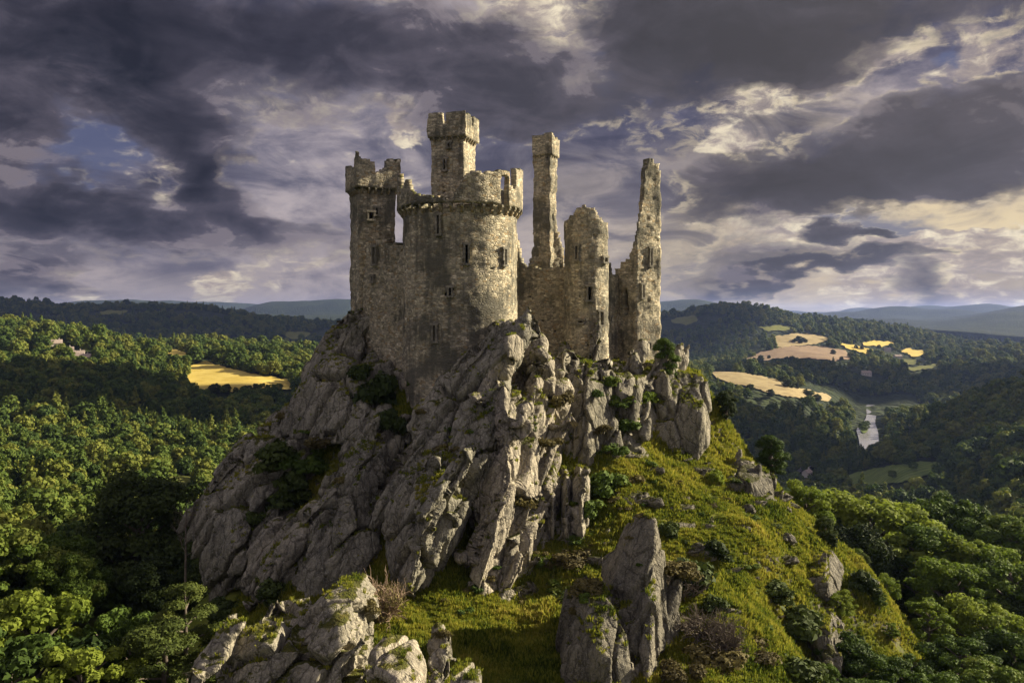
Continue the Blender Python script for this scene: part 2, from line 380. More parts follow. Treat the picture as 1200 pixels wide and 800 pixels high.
_M = np.zeros((_n + 3, _n + 3)); _M[:_n, :_n] = _A - np.eye(_n) * 0.6; _M[:_n, _n] = 1; _M[:_n, _n+1:] = NEAR[:, :2]; _M[_n:, :_n] = _M[:_n, _n:].T
_sol = np.linalg.solve(_M, np.concatenate([NEAR[:, 2], [0, 0, 0]]))
def h_near(x, y):
    out = np.empty(len(x))
    for s in range(0, len(x), 20000):
        e = slice(s, s + 20000)
        rr = _phi(np.hypot(x[e, None] - NEAR[None, :, 0], y[e, None] - NEAR[None, :, 1]))
        out[e] = rr @ _sol[:_n] + _sol[_n] + _sol[_n+1] * x[e] + _sol[_n+2] * y[e]
    return out
RIVER_Z = -148.5
def height(x, y):
    x = np.atleast_1d(np.asarray(x, float)); y = np.atleast_1d(np.asarray(y, float))
    r = np.hypot(x, y); a = np.clip(np.arctan2(x, y), -R(58), R(58))
    px = 600 + F * np.tan(a); Y = r * np.cos(a)
    zf = h_far(px, Y)
    p3 = np.stack([x, y, np.zeros_like(x)], 1)
    fs = np.clip((r - 250) / 1500, 0, 1)
    zf = zf + fs * (fbm(p3 / 420.0, 4, 5) * 14 * np.clip(1 - (np.abs(zf + 150) < 2), 0, 1) + fbm(p3 / 130.0, 3, 9) * 4)
    far = np.clip((r - 3000) / 4000, 0, 1)
    zf = zf + far * (fbm(p3 / 1500.0, 5, 31) * 60 + (np.abs(fbm(p3 / 1900.0, 3, 35)) - .12) * 260 * np.clip((r - 4200) / 3000, 0, 1))
    zf = zf + np.clip((r - 1900) / 900, 0, 1) * np.clip((5200 - r) / 1500, 0, 1) * fbm(p3 / 700.0, 4, 41) * 34
    w_ = sstep(118, 160, r)
    z = zf.copy()
    m = w_ < 1
    if m.any():
        zn = h_near(x[m], y[m])
        zn = zn + fbm(p3[m] / 7.5, 4, 3) * 1.25 + np.abs(fbm(p3[m] * np.array([.5, 1.3, 0]) / 3.0, 3, 23)) * .7 + fbm(p3[m] / 1.7, 3, 13) * 0.22
        z[m] = zn * (1 - w_[m]) + zf[m] * w_[m]
    return z
def hit(px, py, y0=100.0, y1=9000.0):
    """the point of the ground that a bearing and dip meet"""
    Y = np.exp(np.linspace(math.log(y0), math.log(y1), 1500)); x = (px - 600) / F * Y; z = (HZ - py) / F * Y
    g = height(x, Y); k = np.argmax(z < g)
    if not (z < g).any(): k = len(Y) - 1
    return float(x[k]), float(Y[k])

_azs = np.concatenate([np.arange(-180, -44, 4.0), np.arange(-44, -36, 1.0), np.arange(-36, 36.01, 0.18), np.arange(37, 45, 1.0), np.arange(48, 180, 4.0)])
_rs = np.concatenate([np.exp(np.linspace(math.log(3), math.log(46), 26))[:-1], np.arange(46, 112, 0.36), np.exp(np.linspace(math.log(112), math.log(2200), 250)), np.exp(np.linspace(math.log(2200), math.log(14000), 130))[1:]])
na, nr = len(_azs), len(_rs)
_AA, _RR = np.meshgrid(np.radians(_azs), _rs, indexing='ij')
gx, gy = (np.sin(_AA) * _RR).ravel(), (np.cos(_AA) * _RR).ravel()
gz = height(gx, gy)
_i = np.arange(na)[:, None]; _j = np.arange(nr - 1)[None, :]
_i2 = (_i + 1) % na
gf = np.stack([_i * nr + _j, _i * nr + _j + 1, _i2 * nr + _j + 1, _i2 * nr + _j], -1).reshape(-1, 4)
cv = len(gx)
gme = mesh_np('ground', np.stack([gx, gy, gz], 1), gf[:, ::-1])
# close the hole under the camera
_bm = bmesh.new(); _bm.from_mesh(gme); _bm.verts.ensure_lookup_table()
_bm.faces.new([_bm.verts[i * nr] for i in range(na)]); bmesh.ops.recalc_face_normals(_bm, faces=_bm.faces); _bm.to_mesh(gme); _bm.free()

def ground_material():
    m, t, b, out = material('hillside_turf')
    co = ob_co(t); g = geo(t)
    dist = t.vmath('LENGTH', co)
    sepn = t.new('ShaderNodeSeparateXYZ'); t.put(sepn.inputs[0], g.outputs['Normal'])
    nA = t.noise(co, 0.09, 6, .6); nB = t.noise(co, 0.55, 6, .62); nC = t.noise(co, 4.0, 5, .65)
    v = t.math('ADD', t.math('MULTIPLY', nA, .7), t.math('ADD', t.math('MULTIPLY', nB, .5), t.math('MULTIPLY', nC, .35)))
    turf = t.ramp(v, [(.52, (.020, .030, .007)), (.66, (.060, .082, .012)), (.80, (.112, .130, .018)), (.97, (.17, .155, .035))])
    rocky = t.ramp(nC, [(.3, (.04, .035, .028)), (.6, (.13, .115, .09)), (.8, (.2, .18, .14))])
    slope = t.math('ADD', sepn.outputs[2], t.math('MULTIPLY', t.math('SUBTRACT', nB, .5), .55))
    near = t.mix(t.mr(slope, .52, .66, 1, 0), turf, rocky)
    # far land: woods seen as texture
    f1 = t.voro(co, 1 / 11.0); f2 = t.noise(co, 1 / 160.0, 6, .6); f3 = t.noise(co, 1 / 26.0, 5, .65)
    wood = t.ramp(t.math('ADD', t.math('MULTIPLY', f2, .6), t.math('MULTIPLY', f3, .5)), [(.4, (.014, .022, .010)), (.6, (.028, .040, .013)), (.8, (.05, .065, .02))])
    col = t.mix(t.mr(dist, 120, 170), near, wood)
    t.put(b.inputs['Base Color'], col); set_rough(b, .95, .1)
    hN = t.math('ADD', t.math('MULTIPLY', nC, .35), t.math('MULTIPLY', nB, .6))
    bN = bump(t, None, hN, .9, .35)
    bF = bump(t, None, t.math('SUBTRACT', t.math('MULTIPLY', f3, 1.3), f1), 1.0, 9.0)
    mixn = t.new('ShaderNodeMix', data_type='VECTOR'); t.put(mixn.inputs[0], t.mr(dist, 120, 170)); t.put(mixn.inputs[4], bN); t.put(mixn.inputs[5], bF)
    t.put(b.inputs['Normal'], mixn.outputs[1])
    return m
MAT_GROUND = ground_material()
ground = link('ground', gme, MAT_GROUND, smooth=True)
tag(ground, 'grassy knoll and wooded valley floor running out to the hills', 'ground', kind='structure')
# ------------------------------------------------------------------ masonry
def masonry(name, tint=(1, 1, 1), dark=0.0):
    m, t, b, out = material(name)
    co = ob_co(t)
    wv = t.new('ShaderNodeAttribute', attribute_name='course').outputs['Vector']
    wz = t.noise(co, 1.3, 3, .6, color=True)
    wv = t.vmath('ADD', wv, t.vmath('SCALE', t.vmath('SUBTRACT', wz, (.5, .5, .5)), scale=.11))
    sc = t.mapping(wv, (0, 0, 0), (0, 0, 0), (1 / .40, 1 / .20, 1))
    cellc = t.voro(sc, 1.0, 'F1', .68, 'Color', 'CHEBYCHEV'); edge = t.voro(sc, 1.0, 'DISTANCE_TO_EDGE', .68)
    sepc = t.new('ShaderNodeSeparateColor'); t.put(sepc.inputs[0], cellc)
    big = t.noise(co, .22, 5, .62); mid = t.noise(co, 1.1, 5, .65); fine = t.noise(co, 9.0, 5, .7)
    streak = t.noise(t.mapping(co, scale=(1.5, 1.5, .16)), 1.0, 5, .6)
    stone = t.ramp(sepc.outputs[0], [(0.0, (.27, .255, .205)), (.3, (.38, .355, .28)), (.6, (.50, .455, .345)), (.85, (.60, .54, .41)), (1.0, (.76, .70, .56))])
    stone = t.mix(t.mr(sepc.outputs[1], .80, .98), stone, (.40, .31, .19, 1))
    stone = t.mix(.75, stone, t.ramp(fine, [(.25, (.5, .49, .48)), (.5, (1, .98, .95)), (.75, (1.35, 1.3, 1.2))]), 'MULTIPLY')
    weather = t.math('ADD', t.math('MULTIPLY', big, .95), t.math('ADD', t.math('MULTIPLY', mid, .28), t.math('MULTIPLY', streak, .45)))
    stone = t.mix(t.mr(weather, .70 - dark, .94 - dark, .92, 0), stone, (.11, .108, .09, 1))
    stone = t.mix(t.mr(t.noise(co, 3.2, 4, .7), .62, .75, 0, .7), stone, (.17, .165, .06, 1))
    mortar = t.mr(edge, .02, .10, 1, 0)
    col = t.mix(t.math('MULTIPLY', mortar, .42), stone, (.085, .078, .06, 1))
    sn = t.new('ShaderNodeSeparateXYZ'); t.put(sn.inputs[0], geo(t).outputs['Normal'])
    moss = t.math('MULTIPLY', t.mr(sn.outputs[2], .35, .8), t.mr(mid, .35, .55))
    col = t.mix(moss, col, (.075, .078, .02, 1))
    col = t.mix(1.0, col, (*tint, 1), 'MULTIPLY')
    t.put(b.inputs['Base Color'], col); set_rough(b, .92, .15)
    hgt = t.math('ADD', t.math('MULTIPLY', t.mr(edge, 0, .16), .8), t.math('ADD', t.math('MULTIPLY', sepc.outputs[2], .55), t.math('MULTIPLY', fine, .45)))
    bump(t, b, hgt, .8, .085)
    return m
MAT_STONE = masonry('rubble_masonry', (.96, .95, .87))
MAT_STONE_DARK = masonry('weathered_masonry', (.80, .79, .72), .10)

MAT_DRESSED, t_, b_, o_ = material('dressed_stone')
_co = ob_co(t_); t_.put(b_.inputs['Base Color'], t_.mix(.7, t_.ramp(t_.noise(_co, 1.7, 4, .6), [(.3, (.10, .095, .075)), (.5, (.20, .185, .145)), (.7, (.31, .28, .22))]), t_.ramp(t_.noise(_co, 11, 4, .7), [(.3, (.5, .5, .5)), (.6, (1.1, 1.1, 1.05))]), 'MULTIPLY'))
set_rough(b_, .9, .15); bump(t_, b_, t_.noise(_co, 9, 4, .7), .7, .06)
CELL = .27
def resample(pts, closed, cell):
    pts = [Vector((p[0], p[1])) for p in pts]
    n = len(pts); segs = n if closed else n - 1
    out = []; S = []
    s = 0
    for i in range(segs):
        a, b = pts[i], pts[(i + 1) % n]; L = (b - a).length; k = max(1, round(L / cell))
        for j in range(k): out.append(a + (b - a) * (j / k)); S.append(s + L * j / k)
        s += L
    if not closed: out.append(pts[-1]); S.append(s)
    return np.array([(p.x, p.y) for p in out]), np.array(S + ([s] if closed else []))
def circle(cx, cy, r, a0=0, a1=360, n=96):
    full = abs(a1 - a0) >= 360
    return [(cx + r * math.sin(R(a)), cy - r * math.cos(R(a))) for a in np.linspace(a0, a1, n, endpoint=not full)]     # angle 0 faces the camera, + is right
def square(cx, cy, s, rot, s2=None):
    s2 = s2 or s; c, n = math.cos(R(rot)), math.sin(R(rot)); out = []
    for (u, v) in ((-s/2, -s2/2), (s/2, -s2/2), (s/2, s2/2), (-s/2, s2/2)):
        out.append((cx + u * c - v * n, cy + u * n + v * c))
    return out                                                       # starts at the front left corner, goes to the right
def shell(name, pts, closed, t, z0, ztop, parent, mat, opens=(), seed=0, rough=.07, cell=CELL, taper=None, zbot=None, beam=.0028):
    """a stone wall along a path, its top ragged; ztop(s, x, y) gives the height, opens = (s, z, w, h) holes"""
    pt, S = resample(pts, closed, cell)
    n = len(pt); m = n if closed else n - 1
    nx = np.roll(pt, -1, 0); pv = np.roll(pt, 1, 0)
    tg = nx - pv
    if not closed: tg[0] = pt[1] - pt[0]; tg[-1] = pt[-1] - pt[-2]
    tg /= np.linalg.norm(tg, axis=1)[:, None] + 1e-9
    nin = np.stack([-tg[:, 1], tg[:, 0]], 1)                         # inward: left of travel
    if closed:
        c = pt.mean(0); rin = min(np.linalg.norm(pt - c, axis=1).min(), 99)
        inner = c + (pt - c) * max(.05, 1 - t / rin)
    else: inner = pt + nin * t
    mid = (pt + nx) / 2 if closed else (pt[:-1] + pt[1:]) / 2
    Sm = (S[:-1] + S[1:]) / 2
    tops = np.array([ztop(Sm[i], mid[i][0], mid[i][1]) for i in range(m)])
    kz = max(1, int(math.ceil((tops.max() - z0) / cell)))
    zc = z0 + (np.arange(kz) + .5) * cell
    fill = zc[None, :] < tops[:, None]
    if name == 'wall' and beam > 0:                                    # putlog holes left by the scaffolding, and fallen stones
        rg = np.random.default_rng(seed + 500)
        fill &= ~((rg.uniform(0, 1, fill.shape) < beam) & (zc[None, :] > -5) & (zc[None, :] < tops[:, None] - .6))
    if zbot is not None:
        bots = np.array([zbot(Sm[i], mid[i][0], mid[i][1]) for i in range(m)]); fill &= zc[None, :] > bots[:, None]
    for (os_, oz, ow, oh) in opens:
        fill &= ~((np.abs(Sm - os_)[:, None] < ow / 2) & (np.abs(zc - oz)[None, :] < oh / 2))
    V = {}; co = []; crs = []; side = []
    def vid(i, k, o):
        key = (i % n if closed else i, k, o)
        # keep the seam's course coordinate continuous
        if closed and i == n: key = (n, k, o)
        r = V.get(key)
        if r is None:
            ii = i % n
            p = pt[ii] if o else inner[ii]; z = z0 + k * cell
            if taper: 
                c0 = pt.mean(0); f = taper(z); p = c0 + (p - c0) * f
            V[key] = r = len(co); co.append((p[0], p[1], z)); crs.append((S[i] if i < len(S) else S[-1], z, 0)); side.append(o)
        return r
    F_ = []
    for i in range(m):
        j = i + 1
        for k in range(kz):
            if not fill[i, k]: continue
            F_.append((vid(i, k, 1), vid(j, k, 1), vid(j, k+1, 1), vid(i, k+1, 1)))
            F_.append((vid(j, k, 0), vid(i, k, 0), vid(i, k+1, 0), vid(j, k+1, 0)))
            if k + 1 >= kz or not fill[i, k+1]: F_.append((vid(i, k+1, 1), vid(j, k+1, 1), vid(j, k+1, 0), vid(i, k+1, 0)))
            if k == 0 or not fill[i, k-1]: F_.append((vid(j, k, 1), vid(i, k, 1), vid(i, k, 0), vid(j, k, 0)))
            l = (i - 1) % m if closed else i - 1; r = (i + 1) % m if closed else i + 1
            if l < 0 or not fill[l, k]: F_.append((vid(i, k, 0), vid(i, k, 1), vid(i, k+1, 1), vid(i, k+1, 0)))
            if r >= m or not fill[r, k]: F_.append((vid(j, k, 1), vid(j, k, 0), vid(j, k+1, 0), vid(j, k+1, 1)))
    co = np.array(co, float); p = co
    nd = np.stack([vnoise(p / .33, seed), vnoise(p / .33 + 31, seed), vnoise(p / .33 + 57, seed)], 1) * rough
    nd += np.stack([vnoise(p / 1.6, seed + 5), vnoise(p / 1.6 + 31, seed + 5), vnoise(p / 1.6 + 57, seed + 5) * .7], 1) * rough * 1.2
    me = mesh_np(name, co + nd, np.array(F_, dtype=np.int32))
    attr(me, 'course', np.array(crs), 'FLOAT_VECTOR')
    if name == 'wall':
        for (os_, oz, ow, oh) in opens:
            if ow > .6: continue
            j = int(np.argmin(np.abs(Sm - os_))); kk = np.where(np.abs(zc - oz) < oh / 2)[0]; jj = np.where(np.abs(Sm - os_) < ow / 2)[0]
            if len(kk) == 0 or len(jj) == 0: continue
            c = (mid[jj[0]] + mid[jj[-1]]) / 2; f_ = taper(oz) if taper else 1; c0 = pt.mean(0); c = c0 + (c - c0) * f_
            slit_surround((c[0], c[1]), math.atan2(tg[j][1], tg[j][0]), len(jj) * cell, zc[kk[0]] - cell / 2, zc[kk[-1]] + cell / 2, parent, seed)
    return link(name, me, mat, parent)
def slit_surround(c, ang, w_, zb, zt, parent, seed):
    rg = random.Random(seed * 7 + int(zb * 10)); bm = bmesh.new()
    def blk(x0, x1, z0, z1, pro):
        m_ = bmesh.ops.create_cube(bm, size=1.0)
        for v in m_['verts']:
            v.co = Vector(((x0 + x1) / 2 + v.co.x * (x1 - x0), (v.co.y - .5) * .42 + .42 - .30 - pro, (z0 + z1) / 2 + v.co.z * (z1 - z0)))
    n = max(2, int((zt - zb) / .4)); hh = (zt - zb) / n
    for i in range(n):
        for sg in (-1, 1):
            e = rg.uniform(.10, .24); a, b_ = (-w_ / 2 - e, -w_ / 2 + .01) if sg < 0 else (w_ / 2 - .01, w_ / 2 + e)
            blk(a, b_, zb + i * hh + .012, zb + (i + 1) * hh - .012, rg.uniform(.0, .05))
    blk(-w_ / 2 - .3, w_ / 2 + .32, zt - .02, zt + .22, .05); blk(-w_ / 2 - .26, w_ / 2 + .24, zb - .2, zb + .02, .06)
    me = bpy.data.meshes.new('window'); bm.to_mesh(me); bm.free(); attr(me, 'course', verts(me) + rg.uniform(0, 50), 'FLOAT_VECTOR')
    o = link('window', me, MAT_DRESSED, parent); o.location = (c[0], c[1], 0); o.rotation_euler = (0, 0, ang)
    return o
def ragged(base, seed, amp=.5, scale=1.2, step=.3):
    """a broken wall head: base(s) plus bites"""
    def f(s, x, y):
        b_ = base(s, x, y) if callable(base) else base
        v = float(fbm(np.array([[x / scale, y / scale, s / scale]]), 3, seed)[0])
        v2 = float(vnoise(np.array([[x / .45, y / .45, seed]]), seed)[0])
        return b_ + v * amp * 1.6 + v2 * amp * .35
    return f
def interp(*pts):
    xs = [p[0] for p in pts]; ys = [p[1] for p in pts]
    return lambda s, *_: float(np.interp(s, xs, ys))
_corbel = None
def corbel_mesh():
    global _corbel
    if _corbel is None:
        prof = [(0, .0), (.62, .0), (.62, -.22), (.5, -.36), (.36, -.44), (.32, -.62), (.16, -.78), (0, -.86)]
        V = [(x, -.13, z) for x, z in prof] + [(x, .13, z) for x, z in prof]; n = len(prof)
        Fq = [tuple(range(n))[::-1], tuple(range(n, 2 * n))] + [(i, (i + 1) % n, n + (i + 1) % n, n + i) for i in range(n)]
        _corbel = mesh_np('corbel', V, Fq); _corbel.materials.append(MAT_STONE)
        attr(_corbel, 'course', np.array([(v[0] + v[1], v[2], 0) for v in V]), 'FLOAT_VECTOR')
    return _corbel
def corbels(path, z, parent, spacing=.85, closed=True, s0=0, s1=1e9, scale=1.0):
    pt, S = resample(path, closed, .05); n = len(pt); tot = S[-1]
    k = max(3, int(round(tot / spacing)))
    for i in range(k):
        s = tot * (i + .5) / k
        if not (s0 <= s <= s1): continue
        j = min(n - 1, int(np.searchsorted(S[:n], s)))
        a, b_ = pt[(j - 1) % n], pt[(j + 1) % n] if (closed or j + 1 < n) else pt[j]
        tgx, tgy = b_[0] - a[0], b_[1] - a[1]
        o = bpy.data.objects.new('corbel', corbel_mesh()); COL.objects.link(o); o.parent = parent
        o.location = (pt[j][0], pt[j][1], z); o.rotation_euler = (0, 0, math.atan2(-tgx, tgy)); o.scale = (scale, scale, scale)
def px_x(px, Y): return (px - 600) / F * Y
def py_z(py, Y): return (HZ - py) / F * Y

castle = empty('ruined_castle', (0, 92, -7))
tag(castle, 'ruined medieval stone castle with broken towers crowning the rocky crag', 'castle')
def part_root(name, label):
    o = empty(name); o.parent = castle; o.matrix_parent_inverse = Matrix.Translation((0, -92, 7)); o['label'] = label
    return o

# --- the round keep
kx, ky, kr = px_x(539.5, 86.2), 86.2, 6.12
PER = 2 * math.pi * kr
def ang_s(a): return (a % 360) / 360 * PER
kroot = part_root('round_keep', 'broad round keep with a broken corbelled parapet')
slits = [(ang_s(-5), py_z(343, 80.2), .5, .8), (ang_s(10), py_z(298, 80.3), .34, 1.7), (ang_s(-17), py_z(264, 80.3), .32, 2.0), (ang_s(-20), py_z(391, 80.3), .34, 1.7), (ang_s(52), py_z(300, 82), .34, 1.5)]
_kt = interp((0, 11.0), (ang_s(40), 11.0), (ang_s(120), 11.0), (ang_s(180), 11.0), (ang_s(290), 11.2), (ang_s(320), 11.2), (ang_s(335), 10.6), (PER, 10.9))
shell('wall', circle(kx, ky, kr), True, 1.5, -13, ragged(_kt, 3, .15), kroot, MAT_STONE, slits, seed=1, rough=.085, taper=lambda z: 1 + max(0, (-1 - z)) * .004)
pr = kr + .64; PP = 2 * math.pi * pr
pa = lambda a: (a % 360) / 360 * PP
# parapet profile by bearing: whole on the right, ruined on the left
_prof = [(0, 12.4), (8, 13.9), (15, 14.3), (40, 14.5), (52, 14.6), (53.5, 13.1), (61, 13.1), (62.5, 15.2), (95, 15.3), (110, 13.6), (150, 14.4), (200, 13.4), (262, 13.5), (276, 14.6), (283, 14.9), (287, 14.3), (293, 12.8), (297, 12.4), (305, 13.6), (309, 13.6), (313, 12.4), (322, 12.2), (330, 11.9), (345, 11.7), (354, 11.6), (360, 12.4)]
_pf = interp(*[(a / 360 * PP, z) for a, z in _prof])
shell('parapet', circle(kx, ky, pr), True, .6, 11.15, ragged(_pf, 8, .22), kroot, MAT_STONE, [(pa(46), 12.7, .95, 3.0)], seed=2, rough=.07)
corbels(circle(kx, ky, kr - .06), 11.15, kroot, 1.02, scale=1.1)
fl_ = mesh_np('wall_walk', [(kx + (kr - .8) * math.sin(a), ky + (kr - .8) * math.cos(a), 10.4) for a in np.linspace(0, 2 * math.pi, 40, endpoint=False)] + [(kx, ky, 10.6)], [(i, 40, (i + 1) % 40) for i in range(40)])
attr(fl_, 'course', verts(fl_), 'FLOAT_VECTOR'); link('wall_walk', fl_, MAT_STONE_DARK, kroot)

def square_tower(name, label, cx, cy, s, rot, z0, zc, ztop_f, mat, opens=(), popens=(), seed=0, over=.36, spacing=.78, s2=None, cs=.8):
    root = part_root(name, label)
    shell('wall', square(cx, cy, s, rot, s2), True, .9, z0, lambda *_: zc + .3, root, mat, opens, seed=seed)
    shell('parapet', square(cx, cy, s + 2 * over, rot, (s2 or s) + 2 * over), True, .5, zc, ztop_f, root, mat, popens, seed=seed + 1)
    corbels(square(cx, cy, s - .05, rot, (s2 or s) - .05), zc, root, spacing, scale=.66)
    return root
# --- tall square keep tower behind
Y1 = 96.0; S1 = 4.15; r1 = -17
sx = px_x(530.5, Y1 + .5)
per = S1 + .72
def cren(zl, zh, P4, gaps, seed):
    def f(s, x, y):
        z = zh
        for a, b_ in gaps:
            if a <= s <= b_: z = zl
        return z + float(vnoise(np.array([[s / .5, seed, 0]]), seed)[0]) * .12
    return f
square_tower('square_tower', 'tallest square tower with a crenellated corbelled top', sx, Y1 + 2.0, S1, r1, 6, 21.3, cren(23.0, 24.2, per, [(1.9, 2.35), (per * 1 + 2.2, per + 3.0), (2 * per + 2, 2 * per + 2.6), (3 * per + 2, 3 * per + 2.6)], 2), MAT_STONE,
             [(1.75, py_z(192, Y1), .36, 1.3), (S1 + 2.2, py_z(218, Y1), .36, 1.4), (2.3, py_z(171, Y1), .3, .6)], seed=11)
# --- left corner tower, set cornerwise
Y2 = 92.0; lx = px_x(435.5, Y2 + 2); S2 = 4.3
per2 = S2 + .76
_lf = interp((0, 16.4), (.5, 17.2), (1.6, 17.3), (1.7, 16.4), (2.6, 16.4), (2.7, 17.2), (4.2, 17.0), (4.7, 18.4), (5.2, 18.7), (5.5, 17.6), (6.6, 17.9), (7.4, 17.5), (7.5, 16.6), (8.7, 16.6), (8.8, 17.9), (10.4, 18.0), (11, 17.6), (12, 16.6), (13.2, 16.6), (13.3, 17.8), (16, 17.8), (17, 16.6), (18, 16.6), (18.1, 17.6), (22, 17.6))
LT = square(lx, Y2 + 2.6, S2, 25); 
lt_ = part_root('corner_tower', 'slim crenellated tower with a ragged turret stub, set apart at one end')
# path starts at the far left corner so that the narrow left face comes first
_q = lambda sq: [sq[3], sq[0], sq[1], sq[2]]
shell('wall', _q(LT), True, .9, -9, lambda *_: 15.0, lt_, MAT_STONE, [(S2 + 1.35, py_z(252, Y2), .5, .7), (S2 + 2.0, py_z(247, Y2), .4, .6), (S2 + 1.5, py_z(300, Y2), .5, 1.0)], seed=21, rough=.09)
shell('parapet', _q(square(lx, Y2 + 2.6, S2 + .96, 25)), True, .5, 14.6, ragged(_lf, 22, .16), lt_, MAT_STONE, seed=23)
corbels(_q(square(lx, Y2 + 2.6, S2 - .05, 25)), 14.6, lt_, .8, scale=.78)
# --- curtain wall between the corner tower and the keep
cw = part_root('curtain_wall', 'ruined curtain wall with a tall broken window opening')
ca, cb = (px_x(425, 90.5), 90.5), (px_x(482, 83.5), 83.5)
CWL = math.hypot(ca[0] - cb[0], ca[1] - cb[1])
_cf = interp((0, 3.0), (.4, 5.0), (.9, 7.6), (1.6, 8.0), (2.2, 7.6), (3.2, 8.2), (4.5, 7.8), (CWL, 7.4))
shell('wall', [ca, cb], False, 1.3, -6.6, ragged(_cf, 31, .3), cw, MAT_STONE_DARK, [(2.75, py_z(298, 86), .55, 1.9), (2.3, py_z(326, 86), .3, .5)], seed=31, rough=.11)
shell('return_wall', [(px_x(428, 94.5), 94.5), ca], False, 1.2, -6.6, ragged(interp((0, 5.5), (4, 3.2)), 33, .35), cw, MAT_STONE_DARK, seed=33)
# --- slender ruined tower
Y4 = 106.0; tx = px_x(641, Y4 + 1)
st = part_root('slender_tower', 'slender ruined tower broken away on one side below its corbelled head')
S4 = 2.45
_w = square(tx - .25, Y4 + 1.6, S4, -24)
P4w = 4 * S4
def _stz(s, x, y): return 21.4
shell('wall', _w, True, .7, 2, _stz, st, MAT_STONE, [(S4 + 1.2, 12.6, .7, 1.4)], seed=41, rough=.13)
shell('parapet', square(tx - .1, Y4 + 1.6, S4 + .38, -24), True, .45, 21.2, ragged(interp((0, 23.9), (2.2, 24.0), (2.9, 24.3), (3.3, 24.0), (4.0, 23.3), (4.6, 23.8), (9, 23.4), (14, 23.8)), 42, .12), st, MAT_STONE, seed=43)
corbels(_w, 21.2, st, .72, scale=.42)
# the torn stub of the wall that once ran on from it
_ba, _bb = (tx - 1.6, Y4 + .1), (tx + 2.4, Y4 + 2.0)
_bl = math.hypot(_bb[0] - _ba[0], _bb[1] - _ba[1])
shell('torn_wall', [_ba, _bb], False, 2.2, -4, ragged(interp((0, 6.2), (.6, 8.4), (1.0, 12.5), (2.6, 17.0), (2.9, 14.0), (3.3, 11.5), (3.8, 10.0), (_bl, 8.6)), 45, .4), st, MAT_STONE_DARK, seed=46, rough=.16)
# --- dark inner wall between
dw = part_root('inner_wall', 'dark inner wall in shade between keep and turret')
da, db = (px_x(585, 103), 103.0), (px_x(690, 99.5), 99.5)
DL = math.hypot(da[0] - db[0], da[1] - db[1])
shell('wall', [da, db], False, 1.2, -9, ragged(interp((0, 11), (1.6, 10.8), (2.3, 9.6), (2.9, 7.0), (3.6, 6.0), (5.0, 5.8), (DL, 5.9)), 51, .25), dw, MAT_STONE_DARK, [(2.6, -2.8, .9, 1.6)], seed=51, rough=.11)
# --- rounded turret
tr = part_root('round_turret', 'rounded turret with narrow slits rising straight from the rock')
ux, uy, ur = px_x(687, 97.5), 97.6, 2.68
UP = 2 * math.pi * ur
us = lambda a: (a % 360) / 360 * UP
_uf = interp((0, 12.9), (us(18), 12.7), (us(30), 11.6), (us(60), 11.2), (us(120), 10.6), (us(200), 11.1), (us(280), 11.3), (us(296), 11.3), (us(310), 11.8), (us(325), 12.4), (us(345), 13.0), (UP, 12.9))
shell('wall', circle(ux, uy, ur), True, .9, -14, ragged(_uf, 61, .22, .9), tr, MAT_STONE, [(us(-28), py_z(297, 95), .3, 1.6), (us(4), py_z(343, 95), .34, 1.7), (us(35), py_z(372, 95), .3, 1.6), (us(-18), py_z(377, 95), .4, .5), (us(48), py_z(304, 95), .3, .6)], seed=61, rough=.09, taper=lambda z: 1 + max(0, -1 - z) * .009)
# --- low wall from the turret to the broken tower
lw = part_root('low_wall', 'low sunlit wall joining the turret to the broken tower')
wa, wb = (px_x(708, 98), 98.0), (px_x(733, 104), 104.0)
LWL = math.hypot(wa[0] - wb[0], wa[1] - wb[1])
shell('wall', [wa, wb], False, 1.0, -9, ragged(interp((0, 5.0), (1.0, 6.2), (2.0, 6.2), (2.6, 5.1), (5, 4.9), (LWL, 4.2)), 71, .3), lw, MAT_STONE, [(1.5, py_z(373, 99), .35, .5)], seed=71)
# --- broken tower with a spire of masonry
bt = part_root('broken_tower', 'broken square tower torn open so that one tall spire of masonry stands')
Y6 = 100.0; bx = px_x(748, Y6 + 1.6); S6 = 4.05
B6 = square(bx, Y6 + 2.1, S6, 33)
_b6 = [B6[3], B6[0], B6[1], B6[2]]                                   # far left, near corner, right, back
_bf = interp((0, 5.2), (1.0, 6.1), (2.0, 7.0), (2.8, 7.2), (3.5, 8.3), (4.0, 9.8), (4.5, 11.6), (4.9, 13.4), (5.2, 16.2), (5.6, 18.3), (6.2, 19.1), (6.9, 19.4), (7.5, 18.9), (8.0, 18.0), (8.3, 16.5), (8.7, 12), (9.6, 8.2), (11.5, 6.4), (16, 5.6))
shell('wall', _b6, True, 1.0, -9, ragged(_bf, 81, .55, .7), bt, MAT_STONE, [(S6 + 1.0, py_z(341, Y6), .28, 1.5), (S6 + 2.1, py_z(405, Y6), .28, .9), (1.9, 1.5, .8, 3.2), (S6 + 2.35, py_z(300, Y6), .3, 2.2)], seed=81, rough=.12, taper=lambda z: 1 + max(0, (1 - z)) * .006)
